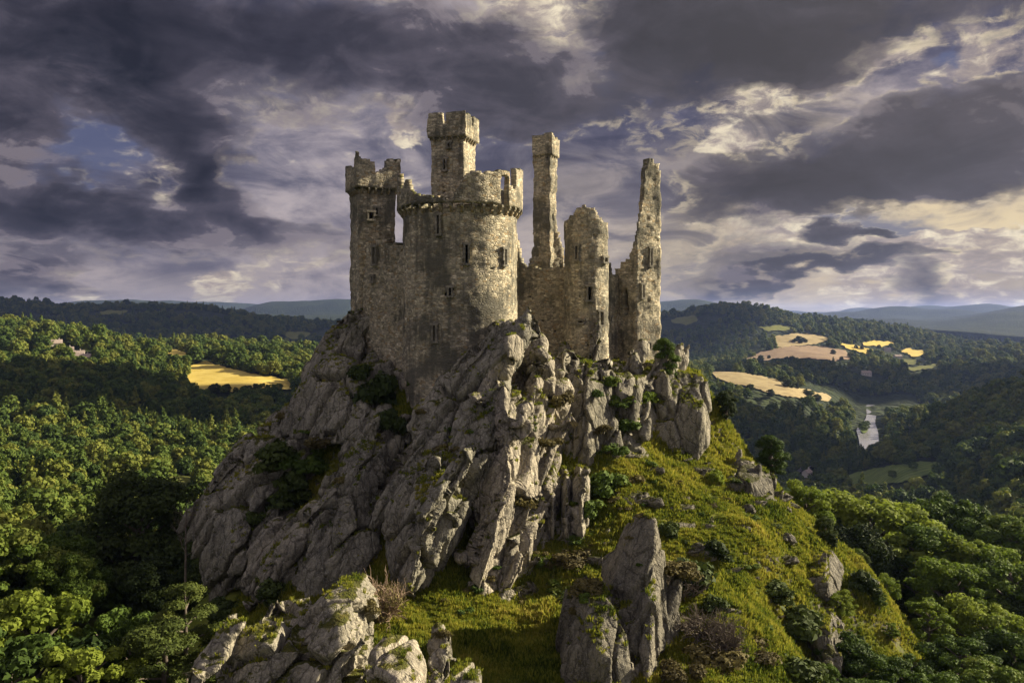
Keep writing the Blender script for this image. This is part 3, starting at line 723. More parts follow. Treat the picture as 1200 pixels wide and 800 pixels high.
# ------------------------------------------------------------------ living rock
def rock_material(name, tint=(1, 1, 1), moss=.5):
    m, t, b, out = material(name)
    co = ob_co(t); g = geo(t)
    st = t.mapping(co, rot=(0, R(33), R(10)), scale=(1, 1, .33))
    big = t.noise(co, .16, 5, .6); mid = t.noise(st, .9, 6, .64, dist=.5); fine = t.noise(co, 6.5, 6, .72); spk = t.noise(co, 26, 3, .7)
    cr1 = t.voro(t.vmath('ADD', st, t.vmath('SCALE', t.noise(co, 1.1, 3, .6, color=True), scale=.8)), .8, 'DISTANCE_TO_EDGE'); cr2 = t.voro(t.vmath('ADD', st, t.vmath('SCALE', t.noise(co, 2.1, 3, .6, color=True), scale=.5)), 2.4, 'DISTANCE_TO_EDGE')
    v = t.math('ADD', t.math('MULTIPLY', big, .45), t.math('ADD', t.math('MULTIPLY', mid, .5), t.math('MULTIPLY', fine, .3)))
    col = t.ramp(v, [(.40, (.07, .068, .058)), (.52, (.165, .158, .134)), (.64, (.29, .275, .228)), (.82, (.48, .445, .36))])
    col = t.mix(.6, col, t.ramp(fine, [(.28, (.55, .54, .54)), (.5, (1.0, .99, .97)), (.75, (1.35, 1.32, 1.25))]), 'MULTIPLY')
    col = t.mix(t.mr(t.noise(co, 2.3, 5, .7), .56, .68, 0, .55), col, (.50, .48, .41, 1))          # pale lichen
    col = t.mix(t.mr(t.noise(t.vmath('ADD', co, (9, 3, 5)), 1.1, 5, .7), .60, .72, 0, .65), col, (.21, .19, .045, 1))   # yellow lichen
    cr = t.math('MAXIMUM', t.mr(cr1, .012, .05, 1, 0), t.math('MULTIPLY', t.mr(cr2, .01, .05, 1, 0), .55))
    col = t.mix(t.math('MULTIPLY', cr, .55), col, (.03, .027, .022, 1))
    sn = t.new('ShaderNodeSeparateXYZ'); t.put(sn.inputs[0], g.outputs['Normal'])
    ms = t.mr(t.math('ADD', sn.outputs[2], t.math('MULTIPLY', t.math('SUBTRACT', t.noise(co, .8, 5, .65), .5), 1.5)), .86 - moss * .3, 1.02 - moss * .3)
    turf = t.ramp(t.math('ADD', t.math('MULTIPLY', fine, .6), t.math('MULTIPLY', mid, .5)), [(.35, (.02, .025, .006)), (.58, (.075, .08, .014)), (.8, (.17, .13, .03))])
    col = t.mix(ms, col, turf)
    col = t.mix(1, col, (*tint, 1), 'MULTIPLY')
    t.put(b.inputs['Base Color'], col); set_rough(b, .9, .2)
    h = t.math('ADD', t.math('MULTIPLY', t.mr(cr1, 0, .12), .8), t.math('ADD', t.math('MULTIPLY', t.mr(cr2, 0, .12), .35), t.math('ADD', t.math('MULTIPLY', mid, 1.3), t.math('MULTIPLY', fine, .45))))
    bump(t, b, t.math('ADD', h, t.math('MULTIPLY', spk, .12)), .8, .22)
    return m
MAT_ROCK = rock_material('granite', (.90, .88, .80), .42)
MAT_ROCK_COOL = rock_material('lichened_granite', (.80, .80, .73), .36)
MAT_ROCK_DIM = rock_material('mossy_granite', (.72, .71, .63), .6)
MAT_ROCK_SHADED = rock_material('dark_mossy_granite', (.56, .55, .50), .40)  # tint lowered to put the shade of ledges and spire into the colour
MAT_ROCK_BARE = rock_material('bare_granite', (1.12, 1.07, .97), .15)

def strata(V, lean, seed):
    """into bed coordinates: long axis up the lean"""
    c, s = math.cos(R(lean)), math.sin(R(lean))
    q_ = V.copy(); q_[:, 0] = V[:, 0] * c - V[:, 2] * s; q_[:, 2] = V[:, 0] * s + V[:, 2] * c
    return q_
def hull_mesh(pts):
    bm = bmesh.new()
    for p in pts: bm.verts.new(p)
    r = bmesh.ops.convex_hull(bm, input=bm.verts)
    bmesh.ops.delete(bm, geom=[v for v in bm.verts if not v.link_faces], context='VERTS')
    bmesh.ops.recalc_face_normals(bm, faces=bm.faces)
    me = bpy.data.meshes.new('hull'); bm.to_mesh(me); bm.free(); return me
def remesh(mes, voxel):
    """several convex blocks fused into one skin"""
    V = []; Fc = []
    for me in mes:
        o = len(V); V += [v.co[:] for v in me.vertices]; Fc += [[i + o for i in p.vertices] for p in me.polygons]
    src = bpy.data.meshes.new('src'); src.from_pydata(V, [], Fc); src.update()
    ob = bpy.data.objects.new('src', src); COL.objects.link(ob)
    md = ob.modifiers.new('r', 'REMESH'); md.mode = 'VOXEL'; md.voxel_size = voxel; md.adaptivity = 0
    dg = bpy.context.evaluated_depsgraph_get()
    me = bpy.data.meshes.new_from_object(ob.evaluated_get(dg), depsgraph=dg)
    bpy.data.objects.remove(ob)
    return me
def weather(me, lean=30, seed=0, big=1.0, slab=(2.9, 11.0), small=(.85, 3.4), amp=1.0):
    V = verts(me)
    # smooth the voxel steps a little
    ed = np.empty(len(me.edges) * 2, dtype=np.int32); me.edges.foreach_get('vertices', ed); ed = ed.reshape(-1, 2)
    for _ in range(1):
        acc = np.zeros_like(V); cnt = np.zeros(len(V))
        np.add.at(acc, ed[:, 0], V[ed[:, 1]]); np.add.at(acc, ed[:, 1], V[ed[:, 0]]); np.add.at(cnt, ed[:, 0], 1); np.add.at(cnt, ed[:, 1], 1)
        V = V * .4 + acc / np.maximum(cnt, 1)[:, None] * .6
    setv(me, V); N = normals(me)
    q_ = strata(V, lean, seed)
    wv = np.stack([fbm(q_ / 4.5, 2, seed + 1), fbm(q_ / 4.5 + 50, 2, seed + 2), fbm(q_ / 4.5 + 90, 2, seed + 3)], 1)
    a1 = (q_ + wv * .8) / np.array([slab[0], slab[0] * 1.5, slab[1]])
    F1, F2, c1 = worley(a1, seed)
    a2 = (q_ + wv * .5) / np.array([small[0], small[0] * 1.6, small[1]])
    G1, G2, c2 = worley(a2, seed + 7)
    k1 = lambda m_: (c1 * m_) % 1 - .5
    d = (c1 - .5) * 1.2 * big + (c2 - .5) * .20
    d += np.clip(k1(7.31) * q_[:, 0] % 3 * .0 + k1(13.7) * (a1[:, 0] % 1) * 1.1, -.6, .6)           # each plate tilts its own way
    d -= (1 - sstep(0, .085, F2 - F1)) * 1.25 * big                      # open joints
    d -= (1 - sstep(0, .07, G2 - G1)) * .13
    d += fbm(q_ / np.array([1.6, 1.6, 12.0]), 3, seed + 11) * .26 + fbm(V / .55, 4, seed + 13) * .055
    rd = fbm(q_ / np.array([.40, .40, 5.0]), 3, seed + 15); d += (np.abs(rd) - .25) * -.11       # fine splitting along the bed
    V2 = V + N * (d * amp)[:, None]
    setv(me, V2)
def rock(name, hulls, parent=None, mat=None, voxel=.2, lean=30, seed=0, amp=1.0, label=None, cat=None, group=None, blades=14, bsize=1.0, **kw):
    mes = []
    for pts, T in hulls:
        ps = [P(*p) for p in pts]
        c = sum(ps, Vector()) / len(ps)
        back = [Vector((c.x + (p.x - c.x) * .92, p.y + T, c.z + (p.z - c.z) * .96)) for p in ps]
        hm = hull_mesh(ps + back); mes.append(hm)
        if blades:                                                    # long angular plates standing along the bedding
            rg = np.random.default_rng(seed + len(mes)); fc = [p for p in hm.polygons if p.normal.y < .15 and p.normal.z > -.5]
            ar = np.array([p.area for p in fc]); ar /= ar.sum()
            for _k in range(max(1, int(blades * len(pts) / 12))):
                p = fc[rg.choice(len(fc), p=ar)]; vs = [hm.vertices[i].co for i in p.vertices]; u = rg.dirichlet([1.0] * len(vs)); c_ = sum((v * float(x) for v, x in zip(vs, u)), Vector())
                ln = R(lean + rg.normal(0, 5)); b_ = Vector((math.sin(ln), .28 + rg.normal(0, .08), math.cos(ln))).normalized()
                nn = p.normal.normalized(); sd = b_.cross(nn).normalized(); nn = sd.cross(b_).normalized(); ro = rg.normal(0, .45)
                s1 = sd * math.cos(ro) + nn * math.sin(ro); n1 = nn * math.cos(ro) - sd * math.sin(ro)
                L = rg.uniform(1.6, 4.6) * bsize; wd = rg.uniform(.45, 1.1) * bsize; th = rg.uniform(.35, .85) * bsize
                c_ = c_ - nn * th * .35
                pp = []
                for (t_, f1, sh) in ((-1, .35, -.1), (-.55, 1, 0), (.5, 1, .05), (.86, .6, .18), (1.05, .18, .3)):
                    f1 *= rg.uniform(.85, 1.1)
                    for (x_, y_) in ((-1, .3), (-.35, 1), (.8, .65), (1, -.6), (-.8, -1)): pp.append(c_ + b_ * (L * t_) + s1 * (wd * f1 * (x_ + sh)) + n1 * (th * f1 * y_))
                mes.append(hull_mesh(pp))
    me = remesh(mes, voxel); me.name = name
    weather(me, lean, seed, amp=amp, **kw)
    me.polygons.foreach_set('use_smooth', [True] * len(me.polygons))
    o = link(name, me, mat or MAT_ROCK, None)
    if label: o['label'] = label
    if cat: o['category'] = cat
    if group: o['group'] = group
    if parent is not None: o.parent = parent; o.matrix_parent_inverse = parent.matrix_world.inverted() if False else Matrix.Translation(-parent.location)
    return o
crag = empty('rocky_crag', (0, 84, -26))
tag(crag, 'massive granite crag of leaning slabs that carries the castle', 'crag')
def W(x, y, z): return (600 + x / y * F, HZ - z / y * F, y)
CORE = [W(-16.5,97,-5), W(-15,86,-7), W(-11,84,-6.6), W(5,83.5,-7.5), W(8,85,-8), W(13,88,-7), W(20,97,-6.8), W(20,108,-6.6), W(14,113,-6.5), W(-12,110,-6), W(-24,84,-30), W(-12,74,-30), W(6,73,-28), W(14,78,-26), W(25,94,-22), W(26,120,-32), W(-22,118,-36)]
rock('crag_core', [(CORE, .1)], crag, MAT_ROCK, .30, 26, 101, 1.1, blades=50, bsize=1.1)
rock('rock_slab', [([(452,600,68),(470,545,70),(520,518,71),(545,530,71),(548,600,68),(520,660,66),(490,712,65),(462,700,66),(448,650,67),(500,600,63.5),(535,560,66.5),(480,690,62.5)], 8)], crag, MAT_ROCK_COOL, .16, 32, 111)
rock('rock_buttress', [([(478,500,75),(500,470,76),(520,440,77),(568,392,79),(580,386,79),(600,425,78),(600,470,74),(575,560,71),(545,590,70),(500,560,71),(585,425,75),(575,500,71.5),(560,540,69.5),(500,520,72)], 7),
    ([(562,404,79),(588,392,77),(601,389,77),(608,398,76),(603,430,75),(580,430,75)], 4)], crag, MAT_ROCK_COOL, .16, 38, 121, blades=10, bsize=.9)
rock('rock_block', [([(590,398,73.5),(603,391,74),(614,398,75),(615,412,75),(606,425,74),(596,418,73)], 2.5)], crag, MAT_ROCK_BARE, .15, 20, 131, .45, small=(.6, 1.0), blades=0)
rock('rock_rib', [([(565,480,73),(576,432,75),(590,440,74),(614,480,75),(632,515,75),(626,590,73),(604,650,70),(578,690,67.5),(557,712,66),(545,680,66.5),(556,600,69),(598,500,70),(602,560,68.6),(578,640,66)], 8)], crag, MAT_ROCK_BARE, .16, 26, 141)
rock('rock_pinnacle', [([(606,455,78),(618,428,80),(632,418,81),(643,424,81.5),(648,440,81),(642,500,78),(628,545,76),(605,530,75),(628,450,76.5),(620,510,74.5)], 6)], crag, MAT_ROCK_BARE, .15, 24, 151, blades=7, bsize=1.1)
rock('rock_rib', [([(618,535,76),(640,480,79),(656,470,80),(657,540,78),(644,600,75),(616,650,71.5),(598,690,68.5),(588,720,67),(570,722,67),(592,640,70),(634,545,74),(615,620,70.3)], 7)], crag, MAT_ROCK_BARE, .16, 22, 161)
for k, (a, b_) in enumerate(((643, 0), (660, 2), (677, 1))):
    rock('rock_column', [([(a-5,565+b_,75.5),(a+4,548+b_,76),(a+13,560+b_,76),(a+12,620,74.6),(a+4,648+b_*3,73.6),(a-5,630,73.4),(a+5,590,72.8),(a+6,630,72.6)], 4)], crag, MAT_ROCK, .16, 8, 171 + k * 3, .45, blades=4, bsize=.6)
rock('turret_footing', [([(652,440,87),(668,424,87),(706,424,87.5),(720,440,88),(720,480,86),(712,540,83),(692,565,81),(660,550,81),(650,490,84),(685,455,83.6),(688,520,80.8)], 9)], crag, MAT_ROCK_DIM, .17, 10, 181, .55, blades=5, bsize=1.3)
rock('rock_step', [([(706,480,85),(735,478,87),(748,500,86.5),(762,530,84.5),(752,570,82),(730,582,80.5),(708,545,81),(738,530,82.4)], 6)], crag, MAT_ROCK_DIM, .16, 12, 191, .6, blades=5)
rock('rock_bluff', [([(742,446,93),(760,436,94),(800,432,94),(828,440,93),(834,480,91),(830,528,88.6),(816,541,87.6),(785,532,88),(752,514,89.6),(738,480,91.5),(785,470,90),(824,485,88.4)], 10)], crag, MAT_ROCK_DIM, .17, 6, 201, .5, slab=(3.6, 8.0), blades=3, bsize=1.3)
rock('rock_slab', [([(428,506,75),(446,520,75),(447,600,72),(441,680,68.5),(402,705,67),(348,712,67),(342,680,68),(372,600,71),(402,535,74),(418,560,70.5),(388,650,67.2)], 9)], crag, MAT_ROCK_COOL, .16, 34, 211, .9)
rock('rock_shoulder', [([(404,388,91),(425,398,90),(466,425,88),(462,500,82),(420,522,78),(370,522,81),(322,505,86),(334,465,88),(360,425,90),(380,395,91),(390,450,83.5),(430,475,80.5)], 10),
    ([(398,400,89),(408,378,90),(421,378,90),(432,402,88.5),(420,420,87)], 5)], crag, MAT_ROCK_COOL, .17, 32, 221)
rock('rock_shoulder', [([(300,512,85),(325,520,83),(338,560,80),(322,640,77),(290,690,75),(243,712,77),(224,650,80),(232,572,83),(264,530,85),(300,570,78.5),(272,640,75.5)], 12)], crag, MAT_ROCK_COOL, .17, 36, 231)
rock('rock_slab', [([(340,612,75),(366,602,74),(352,680,70),(312,716,70),(285,690,72),(310,640,74),(330,660,69.5)], 8)], crag, MAT_ROCK, .16, 36, 241)
rock('rock_slab', [([(446,520,77),(470,505,78),(476,540,76),(462,590,73),(448,610,72.5)], 5)], crag, MAT_ROCK, .16, 30, 251)
rock('rock_slab', [([(545,690,67),(575,650,69),(600,640,70),(625,600,73),(660,640,73),(650,700,70),(600,725,67),(560,725,65.5)], 6)], crag, MAT_ROCK, .17, 18, 261)
rock('rock_step', [([(640,640,74),(690,640,76),(700,690,72),(660,712,70),(630,700,70)], 5)], crag, MAT_ROCK, .22, 18, 266, .9)
rock('rock_slab', [([(296,500,87),(352,492,86),(372,540,82),(350,600,80),(320,610,80),(298,560,84)], 6)], crag, MAT_ROCK_COOL, .22, 34, 271, .8)
# rocks that stand apart from it
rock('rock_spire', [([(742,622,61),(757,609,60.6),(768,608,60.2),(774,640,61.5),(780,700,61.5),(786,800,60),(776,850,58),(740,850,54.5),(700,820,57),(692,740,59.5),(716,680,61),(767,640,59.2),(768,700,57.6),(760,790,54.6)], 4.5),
    ([(776,700,61),(790,705,61.5),(797,760,60.5),(798,850,58),(782,850,57.5),(776,760,59.5)], 3)], None, MAT_ROCK_SHADED, .15, 14, 301, .5, 'tall pointed granite spire with one sunlit edge, rising from the meadow', 'rock', None, 3, .9, small=(1.0, 4.0))
rock('rock_dome', [([(668,716,57),(690,698,57.5),(716,704,57),(738,740,55.5),(748,790,54),(730,850,53),(662,850,54.5),(655,780,56),(700,760,53.8)], 4.5)], None, MAT_ROCK_SHADED, .15, 14, 311, .55, 'rounded cracked boulder leaning against the foot of the pointed spire', 'rock', None, 0)
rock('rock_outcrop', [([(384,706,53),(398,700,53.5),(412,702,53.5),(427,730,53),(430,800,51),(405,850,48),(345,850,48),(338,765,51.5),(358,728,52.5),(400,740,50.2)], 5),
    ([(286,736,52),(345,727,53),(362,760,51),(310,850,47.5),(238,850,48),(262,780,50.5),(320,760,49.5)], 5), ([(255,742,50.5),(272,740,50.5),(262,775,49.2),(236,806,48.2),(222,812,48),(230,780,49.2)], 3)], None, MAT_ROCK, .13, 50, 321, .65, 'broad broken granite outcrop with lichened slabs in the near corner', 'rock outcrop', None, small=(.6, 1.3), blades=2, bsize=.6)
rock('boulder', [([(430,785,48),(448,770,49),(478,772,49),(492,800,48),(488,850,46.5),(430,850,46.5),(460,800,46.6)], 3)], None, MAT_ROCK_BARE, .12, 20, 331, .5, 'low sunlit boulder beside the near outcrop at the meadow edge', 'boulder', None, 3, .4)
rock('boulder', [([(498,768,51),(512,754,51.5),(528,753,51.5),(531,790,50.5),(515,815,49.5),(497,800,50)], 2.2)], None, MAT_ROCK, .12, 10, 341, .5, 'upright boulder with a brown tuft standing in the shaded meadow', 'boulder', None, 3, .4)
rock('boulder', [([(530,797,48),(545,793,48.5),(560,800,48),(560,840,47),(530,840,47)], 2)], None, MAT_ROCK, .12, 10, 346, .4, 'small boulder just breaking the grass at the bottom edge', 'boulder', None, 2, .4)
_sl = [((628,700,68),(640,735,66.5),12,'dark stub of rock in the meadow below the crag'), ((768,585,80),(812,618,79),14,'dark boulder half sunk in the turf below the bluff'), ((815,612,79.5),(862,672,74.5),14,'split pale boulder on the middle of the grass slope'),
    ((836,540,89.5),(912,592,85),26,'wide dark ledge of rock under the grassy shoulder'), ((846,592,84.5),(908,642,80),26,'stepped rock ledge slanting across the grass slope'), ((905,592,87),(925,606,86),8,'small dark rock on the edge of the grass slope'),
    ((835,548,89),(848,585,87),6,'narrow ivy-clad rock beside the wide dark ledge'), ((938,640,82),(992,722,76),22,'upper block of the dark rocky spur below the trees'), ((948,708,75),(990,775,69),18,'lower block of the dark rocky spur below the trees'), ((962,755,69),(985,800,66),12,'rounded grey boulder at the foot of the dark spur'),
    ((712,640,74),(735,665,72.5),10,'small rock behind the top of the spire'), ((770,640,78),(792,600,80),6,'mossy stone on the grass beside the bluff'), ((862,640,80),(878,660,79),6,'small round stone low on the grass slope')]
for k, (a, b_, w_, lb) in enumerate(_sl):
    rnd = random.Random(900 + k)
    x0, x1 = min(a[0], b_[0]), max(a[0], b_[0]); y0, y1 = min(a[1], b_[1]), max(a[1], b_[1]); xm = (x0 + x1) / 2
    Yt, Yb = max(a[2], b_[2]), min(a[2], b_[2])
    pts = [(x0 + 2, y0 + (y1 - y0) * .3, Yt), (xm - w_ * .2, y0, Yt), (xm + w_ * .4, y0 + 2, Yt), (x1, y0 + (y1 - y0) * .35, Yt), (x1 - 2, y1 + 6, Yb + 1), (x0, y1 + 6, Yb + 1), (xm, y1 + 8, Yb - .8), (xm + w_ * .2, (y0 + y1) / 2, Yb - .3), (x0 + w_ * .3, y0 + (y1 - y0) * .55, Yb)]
    rock('boulder', [(pts, 3.0)], None, MAT_ROCK_SHADED, .15, 20, 400 + k * 5, .5, lb, 'boulder', None, 4, .45)
# ------------------------------------------------------------------ fields, river, tracks
def flat_material(name, stops, scale=.05, rough=.95, bumpd=.3):
    m, t, b, out = material(name)
    co = ob_co(t)
    v = t.math('ADD', t.math('MULTIPLY', t.noise(co, scale, 5, .6), .6), t.math('MULTIPLY', t.noise(t.mapping(co, rot=(0, 0, .5), scale=(.25, 2, 1)), scale * 5, 4, .6), .4))
    wv = t.new('ShaderNodeTexWave', wave_type='BANDS'); t.put(wv.inputs[0], t.mapping(co, rot=(0, 0, 1.1))); wv.inputs['Scale'].default_value = .055; wv.inputs['Distortion'].default_value = 2.5; wv.inputs['Detail'].default_value = 3
    v = t.math('ADD', v, t.math('MULTIPLY', t.math('SUBTRACT', wv.outputs[1], .5), .16))
    t.put(b.inputs['Base Color'], t.ramp(v, stops)); set_rough(b, rough, .1)
    bump(t, b, t.noise(co, 1.2, 4, .6), .4, bumpd)
    return m
MAT_FIELD = flat_material('ripe_stubble', [(.35, (.34, .25, .05)), (.5, (.47, .36, .08)), (.65, (.56, .45, .13))])
MAT_FIELD_PALE = flat_material('pale_stubble', [(.35, (.20, .155, .075)), (.5, (.30, .24, .115)), (.65, (.38, .31, .16))])
MAT_FIELD_TAN = flat_material('tan_plough', [(.35, (.17, .12, .075)), (.5, (.24, .175, .11)), (.65, (.29, .22, .13))])
MAT_PASTURE = flat_material('pasture', [(.35, (.075, .085, .02)), (.5, (.12, .13, .03)), (.65, (.16, .16, .045))])
MAT_MEADOW = flat_material('valley_meadow', [(.35, (.075, .11, .025)), (.5, (.115, .155, .035)), (.65, (.15, .185, .048))])
MAT_GRAVEL = flat_material('bare_gravel', [(.35, (.22, .2, .18)), (.5, (.35, .33, .3)), (.65, (.5, .47, .42))], .3)
CLEAR = []                                                            # ground polygons kept free of woods
def inside(poly, x, y):
    c = np.zeros(len(x), bool); n = len(poly)
    for i in range(n):
        (x1, y1), (x2, y2) = poly[i], poly[(i + 1) % n]
        c ^= ((y1 > y) != (y2 > y)) & (x < (x2 - x1) * (y - y1) / (y2 - y1 + 1e-12) + x1)
    return c
def smooth_poly(p, it=2):
    for _ in range(it):
        o = []
        for i in range(len(p)):
            a, b_ = p[i], p[(i + 1) % len(p)]
            o += [(a[0]*.75 + b_[0]*.25, a[1]*.75 + b_[1]*.25), (a[0]*.25 + b_[0]*.75, a[1]*.25 + b_[1]*.75)]
        p = o
    return p
def sheet(name, pix, mat, lift, label, y0=130, y1=9000, zfix=None, jit=.0, clear=True, step=None):
    poly = []
    for i in range(len(pix)):                                         # densify in bearing, then put on the land
        a, b_ = pix[i], pix[(i + 1) % len(pix)]
        k = max(1, int(math.hypot(a[0]-b_[0], a[1]-b_[1]) / 6))
        poly += [(a[0] + (b_[0]-a[0]) * j / k, a[1] + (b_[1]-a[1]) * j / k) for j in range(k)]
    poly = [(u + 3.2 * math.sin(v * .9 + u * .21) * .35, v + .9 * math.sin(u * .33) * .6 + .5 * math.sin(u * .9)) for u, v in smooth_poly(poly, 1)] if zfix is None else smooth_poly(poly, 1)
    pts = [hit(u, v, y0, y1) if zfix is None else ((u-600)/F*(zfix*F/(HZ-v)), zfix*F/(HZ-v)) for u, v in poly]
    if clear:
        CLEAR.append(pts)
        if zfix is None:                                              # and no tall wood just before it
            for f_ in (.45, .9): CLEAR.append([hit(u, v + f_ * 15 * F / max(p_[1], 1), y0, y1) for (u, v), p_ in zip(poly, pts)])
    A = np.array(pts); mn, mx = A.min(0), A.max(0)
    st_ = step or max(2.5, (mx - mn).max() / 42)
    X, Y = np.meshgrid(np.arange(mn[0], mx[0], st_), np.arange(mn[1], mx[1], st_)); X, Y = X.ravel(), Y.ravel()
    ins = inside(pts, X, Y)
    ins_pts = [Vector((x, y)) for x, y in zip(X[ins], Y[ins])]
    bd = [Vector(p) for p in pts]; n = len(bd)
    vv, ee, ff, *_ = geometry.delaunay_2d_cdt(bd + ins_pts, [(i, (i + 1) % n) for i in range(n)], [], 1, 0.01)
    xs = np.array([v.x for v in vv]); ys = np.array([v.y for v in vv])
    zs = height(xs, ys) + lift if zfix is None else np.full(len(xs), zfix)
    me = mesh_np(name, np.stack([xs, ys, zs], 1), [tuple(f) for f in ff])
    bm = bmesh.new(); bm.from_mesh(me)
    for f in bm.faces:
        if f.normal.z < 0: f.normal_flip()
    bm.to_mesh(me); bm.free()
    o = link(name, me, mat, smooth=True)
    tag(o, label, None, kind='structure'); return o
sheet('field', [(218,432),(240,424),(262,431),(300,440),(345,447),(345,458),(300,458),(262,461),(230,457),(220,446)], MAT_FIELD, 1.5, 'bright yellow stubble field below the wooded hill', 500, 1300)
sheet('field', [(186,410),(205,411),(224,416),(222,420),(205,419)], MAT_FIELD, 2.0, 'small yellow field between woods on the hillside', 700, 1300)
sheet('field', [(832,431),(860,436),(900,443),(940,456),(974,464),(972,472),(950,468),(925,466),(905,462),(880,455),(850,448),(834,440)], MAT_FIELD_PALE, 1.5, 'long pale field sloping across the near hill flank', 850, 1500)
sheet('field', [(908,395),(935,391),(962,394),(974,400),(950,405),(912,408),(906,401)], MAT_FIELD_PALE, 2.5, 'pale upper field on the hill flank', 1500, 2500)
sheet('field', [(866,426),(890,414),(920,407),(960,406),(992,412),(999,421),(980,424),(950,421),(920,420),(885,425)], MAT_FIELD_TAN, 2.5, 'broad tan field on the hill flank', 1400, 2400)
sheet('field', [(980,403),(1000,405),(1024,411),(1018,416),(1000,412)], MAT_FIELD, 3, 'narrow golden field beyond the tan one', 1500, 2800)
sheet('field', [(1010,402),(1030,400),(1052,403),(1036,407),(1014,406)], MAT_FIELD, 3, 'small golden field below the far woods', 1500, 2900)
sheet('field', [(1053,412),(1064,409),(1084,413),(1086,418),(1070,419)], MAT_FIELD, 3, 'golden field beside the far hamlet', 1500, 2900)
sheet('field', [(1057,423),(1073,421),(1075,427),(1060,430)], MAT_PASTURE, 3, 'green pasture below the far hamlet', 1400, 2700)
sheet('field', [(1064,432),(1084,430),(1102,426),(1100,430),(1085,434),(1066,436)], MAT_PASTURE, 3, 'thin green strip field under the far hamlet', 1400, 2700)
sheet('field', [(888,385),(912,382),(927,384),(926,388),(900,389)], MAT_PASTURE, 3, 'dull green field near the top of the round hill', 1600, 2600)
sheet('field', [(784,376),(800,372),(814,370),(818,378),(806,382),(790,380)], MAT_PASTURE, 3, 'pasture on the shoulder of the round hill', 1600, 2600)
sheet('field', [(984,560),(1010,553),(1040,547),(1075,542),(1105,543),(1100,551),(1080,560),(1058,566),(1020,570),(990,568)], MAT_MEADOW, 1.0, 'dark green meadow in the valley between woods', 380, 800)
sheet('field', [(330,391),(350,389),(364,391),(360,397),(340,399)], MAT_PASTURE, 3, 'pale green clearing on the dark far ridge', 1400, 3000)
sheet('field', [(282,405),(296,400),(316,405),(314,412),(290,413)], MAT_FIELD_TAN, 3, 'dull brown clearing on the dark far ridge', 1400, 3000)
sheet('field', [(115,366),(130,364),(150,365),(146,369),(122,370)], MAT_PASTURE, 3, 'faint clearing near the crest of the far ridge', 1500, 3000)
sheet('field', [(205,585),(222,578),(226,560),(205,556),(192,566)], MAT_PASTURE, 1.0, 'bright clearing in the wood beside the crag', 150, 500)
# river in the valley floor
m, t, b, out = material('river_water')
co = ob_co(t)
t.put(b.inputs['Base Color'], (.86, .86, .85, 1)); set_rough(b, .22, 1.0); b.inputs['Metallic'].default_value = .75
bump(t, b, t.noise(t.mapping(co, scale=(1, .3, 1)), .5, 4, .6), .12, .4)
MAT_WATER = m
river = sheet('river', [(1014,474),(1026,474),(1028,484),(1025,494),(1029,505),(1030,520),(1020,522),(1012,527),(1008,524),(1006,512),(1003,503),(1008,498),(1014,492),(1016,484)], MAT_WATER, 0, 'pale river reach shining in the wooded valley', zfix=RIVER_Z, step=6)
CLEAR.append([hit(u, v + 3, 500, 2500) for u, v in [(1008,470),(1034,470),(1037,500),(1038,528),(1006,536),(998,520),(996,500),(1006,484)]])
sheet('islet', [(1009,500),(1015,496),(1018,503),(1013,508),(1008,505)], MAT_MEADOW, 0, 'wooded islet in the river', zfix=RIVER_Z + .8, step=4, clear=False)
sheet('track', [(928,556),(938,548),(955,542),(968,536),(969,538),(956,545),(941,551),(932,559)], MAT_GRAVEL, .8, 'pale track and gravel bank in the valley bottom', 350, 1200)
CLEAR.append([hit(u, v, 600, 1200) for u, v in [(55,403),(72,404),(95,412),(112,421),(118,430),(100,432),(80,427),(55,418)]])
for u, v in ((1040, 414), (1052, 422), (1015, 442), (944, 566), (30, 373)):
    _h = hit(u, v, 350, 2900); CLEAR.append([(_h[0] + a * .022 * _h[1], _h[1] + b * .05 * _h[1]) for a, b in ((-1, -1), (1, -1), (1, 1), (-1, 1))])
